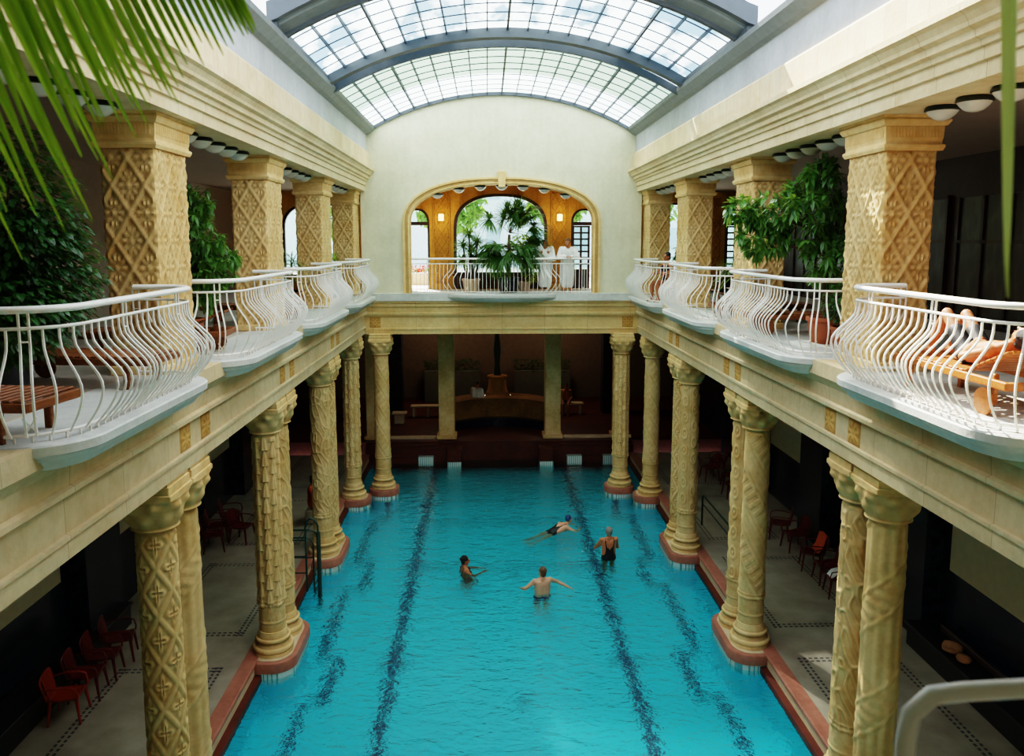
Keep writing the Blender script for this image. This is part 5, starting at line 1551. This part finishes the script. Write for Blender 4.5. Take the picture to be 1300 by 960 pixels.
o = m.build('cloth_bag', M['bag_yellow'], None, 80); o.location = (5.42, 22.35, DK); tag(o, 'mustard cloth bag on the deck behind the third right column pair', 'bag')
t = thing('stone_stool', 'low block seat behind the third left column pair', 'stool', (-5.35, 21.6, DK)); MB().rbox(-.22, .22, -.2, .2, 0, .40, .03).build('seat_block', M['panel'], t)
human('person in an orange top sitting behind the third left column pair', (-5.35, 21.6, DK), -PI/2, sit(), 'skin_tan', 'hair_dark', [('shirt', 'towel_orange'), ('trunks', 'cloth_navy')], voxel=.014)

# ------------------------------------------------------------------ gallery back walls and the street outside
for k, y in enumerate((3.2, 6.0, 8.8, 11.6, 14.4, 17.2, 20.0, 22.8)):
    t = thing('leaded_screen', 'dark leaded glass screen in the right gallery wall, %s' % ('first from the viewer', 'second', 'third', 'fourth', 'fifth', 'sixth', 'seventh', 'eighth')[k], 'screen', (8.97, y, GF), 0, 'leaded screens of the right gallery')
    MB().box(-.02, .03, -1.2, 1.2, .05, 2.5).build('glass_panel', M['screen'], t)
    f = MB()
    for q in (-1.2, -.4, .4, 1.2): f.box(-.06, .03, q-.035, q+.035, 0, 2.55)
    for z in (.0, 1.6, 2.5): f.box(-.06, .03, -1.2, 1.2, z, z+.07)
    f.build('frame', M['dark_wood'], t)
m = MB().box(-30, 30, 27.55, 90, 5.7, 6.02); struct(m, 'ground_terrace', simple('pale_paving', '#d8d2c6', .9))
def facade():
    t = thing('pale_building', 'pale building across the street seen through the end windows', 'building', (0, 52, 6.02))
    wl = simple('pale_blue_wall', '#b9cdd2', .8); gl = simple('window_blue', '#93aeb8', .3); rf = simple('slate_roof', '#7f97a2', .6)
    MB().box(-16, 16, 0, 8, 0, 7.5).build('wall', wl, t)
    MB().extrude([(-16.5, 7.5), (16.5, 7.5), (15, 9.2), (-15, 9.2)], 'y', -.5, 8).build('roof', rf, t)
    for r in range(2):
        for k in range(11): 
            MB().box(-15+k*2.9, -14.1+k*2.9, -.04, .02, 1.1+r*3.3, 2.6+r*3.3).build('window', gl, t)
facade()
def street_tree(x, y, h, r, label, mat):
    t = thing('street_tree', label, 'tree', (x, y, 6.02), 0, 'trees outside the end windows')
    MB().tube([(0, 0, 0), (.05, 0, h*.4), (0, .05, h*.7)], [.16, .13, .08], 8).build('trunk', M['bark'], t)
    fo = MB()
    for k in range(1500):
        v = rvec(); q = R.uniform(.5, 1)**.5; leaf(fo, (v.x*r*q, v.y*r*q, h*.72+v.z*r*.8*q), rvec(), .38, .22)
    fo.build('foliage', M[mat], t)
street_tree(-2.3, 40, 5.0, 1.8, 'green tree outside, left of the big end window', 'leaf_umbrella')
street_tree(6.6, 38, 4.6, 1.9, 'green tree outside the right gallery window', 'leaf_umbrella')
street_tree(-7.6, 39, 4.6, 1.9, 'green tree outside the left gallery window', 'leaf_umbrella')
street_tree(3.3, 43, 5.4, 1.6, 'green tree outside behind the right glazed door', 'leaf_umbrella')
M['flower_red'] = simple('red_flowers', '#c8321e', .7, var=.3)
for k, x in enumerate((-4.1, -3.1)):
    t = thing('flower_trough', 'stone trough of red flowers outside the open left door, %s' % ('left one', 'right one')[k], 'planter', (x, 31.5, 6.02), 0, 'flower troughs outside')
    MB().rbox(-.4, .4, -.2, .2, 0, .45, .02).build('trough', M['panel'], t)
    fo = MB(); fl = MB()
    for q in range(140): leaf(fo, (R.uniform(-.38, .38), R.uniform(-.2, .2), .45+R.uniform(0, .2)), rvec(-.2), .1, .06)
    for q in range(40): fl.ball((R.uniform(-.4, .4), R.uniform(-.22, .22), .5+R.uniform(0, .25)), .04, 6, 4)
    fo.build('foliage', M['leaf_umbrella'], t); fl.build('flowers', M['flower_red'], t)

# ------------------------------------------------------------------ light, sky, camera
w = bpy.data.worlds.new('sky'); scene.world = w; w.use_nodes = True
nt = NT(w); bg = nt.n['Background']
tc = nt.new('ShaderNodeTexCoord')
n = nt.noise(nt.scalevec(tc.outputs['Generated'], (2, 2, 4)), 1.6, 6, .6)
nt.put(nt.ramp(n.outputs[0], [(.38, (.62, .80, 1, 1)), (.58, (1, 1, 1, 1))]), bg.inputs[0])
bg.inputs[1].default_value = 3.4
sun = bpy.data.lights.new('sun', 'SUN'); sun.energy = 20; sun.angle = math.radians(.6); sun.color = (1, .93, .80)
so = bpy.data.objects.new('sun', sun); COL.objects.link(so)
so.rotation_euler = Vector((.36, -.86, -1)).to_track_quat('-Z', 'Y').to_euler()
so.location = (-6, 40, 40)
for s in (-1, 1):
    l = bpy.data.lights.new('sconce_light', 'POINT'); l.energy = 9; l.color = (1, .72, .38); l.shadow_soft_size = .12
    o = bpy.data.objects.new('sconce_light', l); COL.objects.link(o); o.location = (s*2.01, 26.75, 8.55)
for x, y, e in ((-2.6, 34.5, 85), (2.6, 34.5, 85)):  # added warm fill that brightens the rear hall, stands for no lamp
    l = bpy.data.lights.new('rear_hall_fill', 'POINT'); l.energy = e; l.color = (1, .75, .5); l.shadow_soft_size = .3
    o = bpy.data.objects.new('rear_hall_fill', l); COL.objects.link(o); o.location = (x, y, 4.6)
cam = bpy.data.cameras.new('camera'); co = bpy.data.objects.new('camera', cam); COL.objects.link(co)
cam.sensor_width = 36; cam.lens = 1000*36/1300; cam.clip_start = .05; cam.clip_end = 300
cam.shift_y = -46/1300
co.location = CAM
pitch = math.atan(.128); yaw = math.atan(.032*math.cos(pitch))
co.rotation_euler = (PI/2-pitch, 0, -yaw)
cam.dof.use_dof = True; cam.dof.focus_distance = 14; cam.dof.aperture_fstop = 4.5
scene.camera = co
scene.view_settings.view_transform = 'Filmic'
scene.view_settings.look = 'High Contrast'
scene.view_settings.exposure = .3
scene.cycles.max_bounces = 9; scene.cycles.diffuse_bounces = 5; scene.cycles.glossy_bounces = 3
scene.cycles.transparent_max_bounces = 24; scene.cycles.sample_clamp_indirect = 8
scene.cycles.use_denoising = True
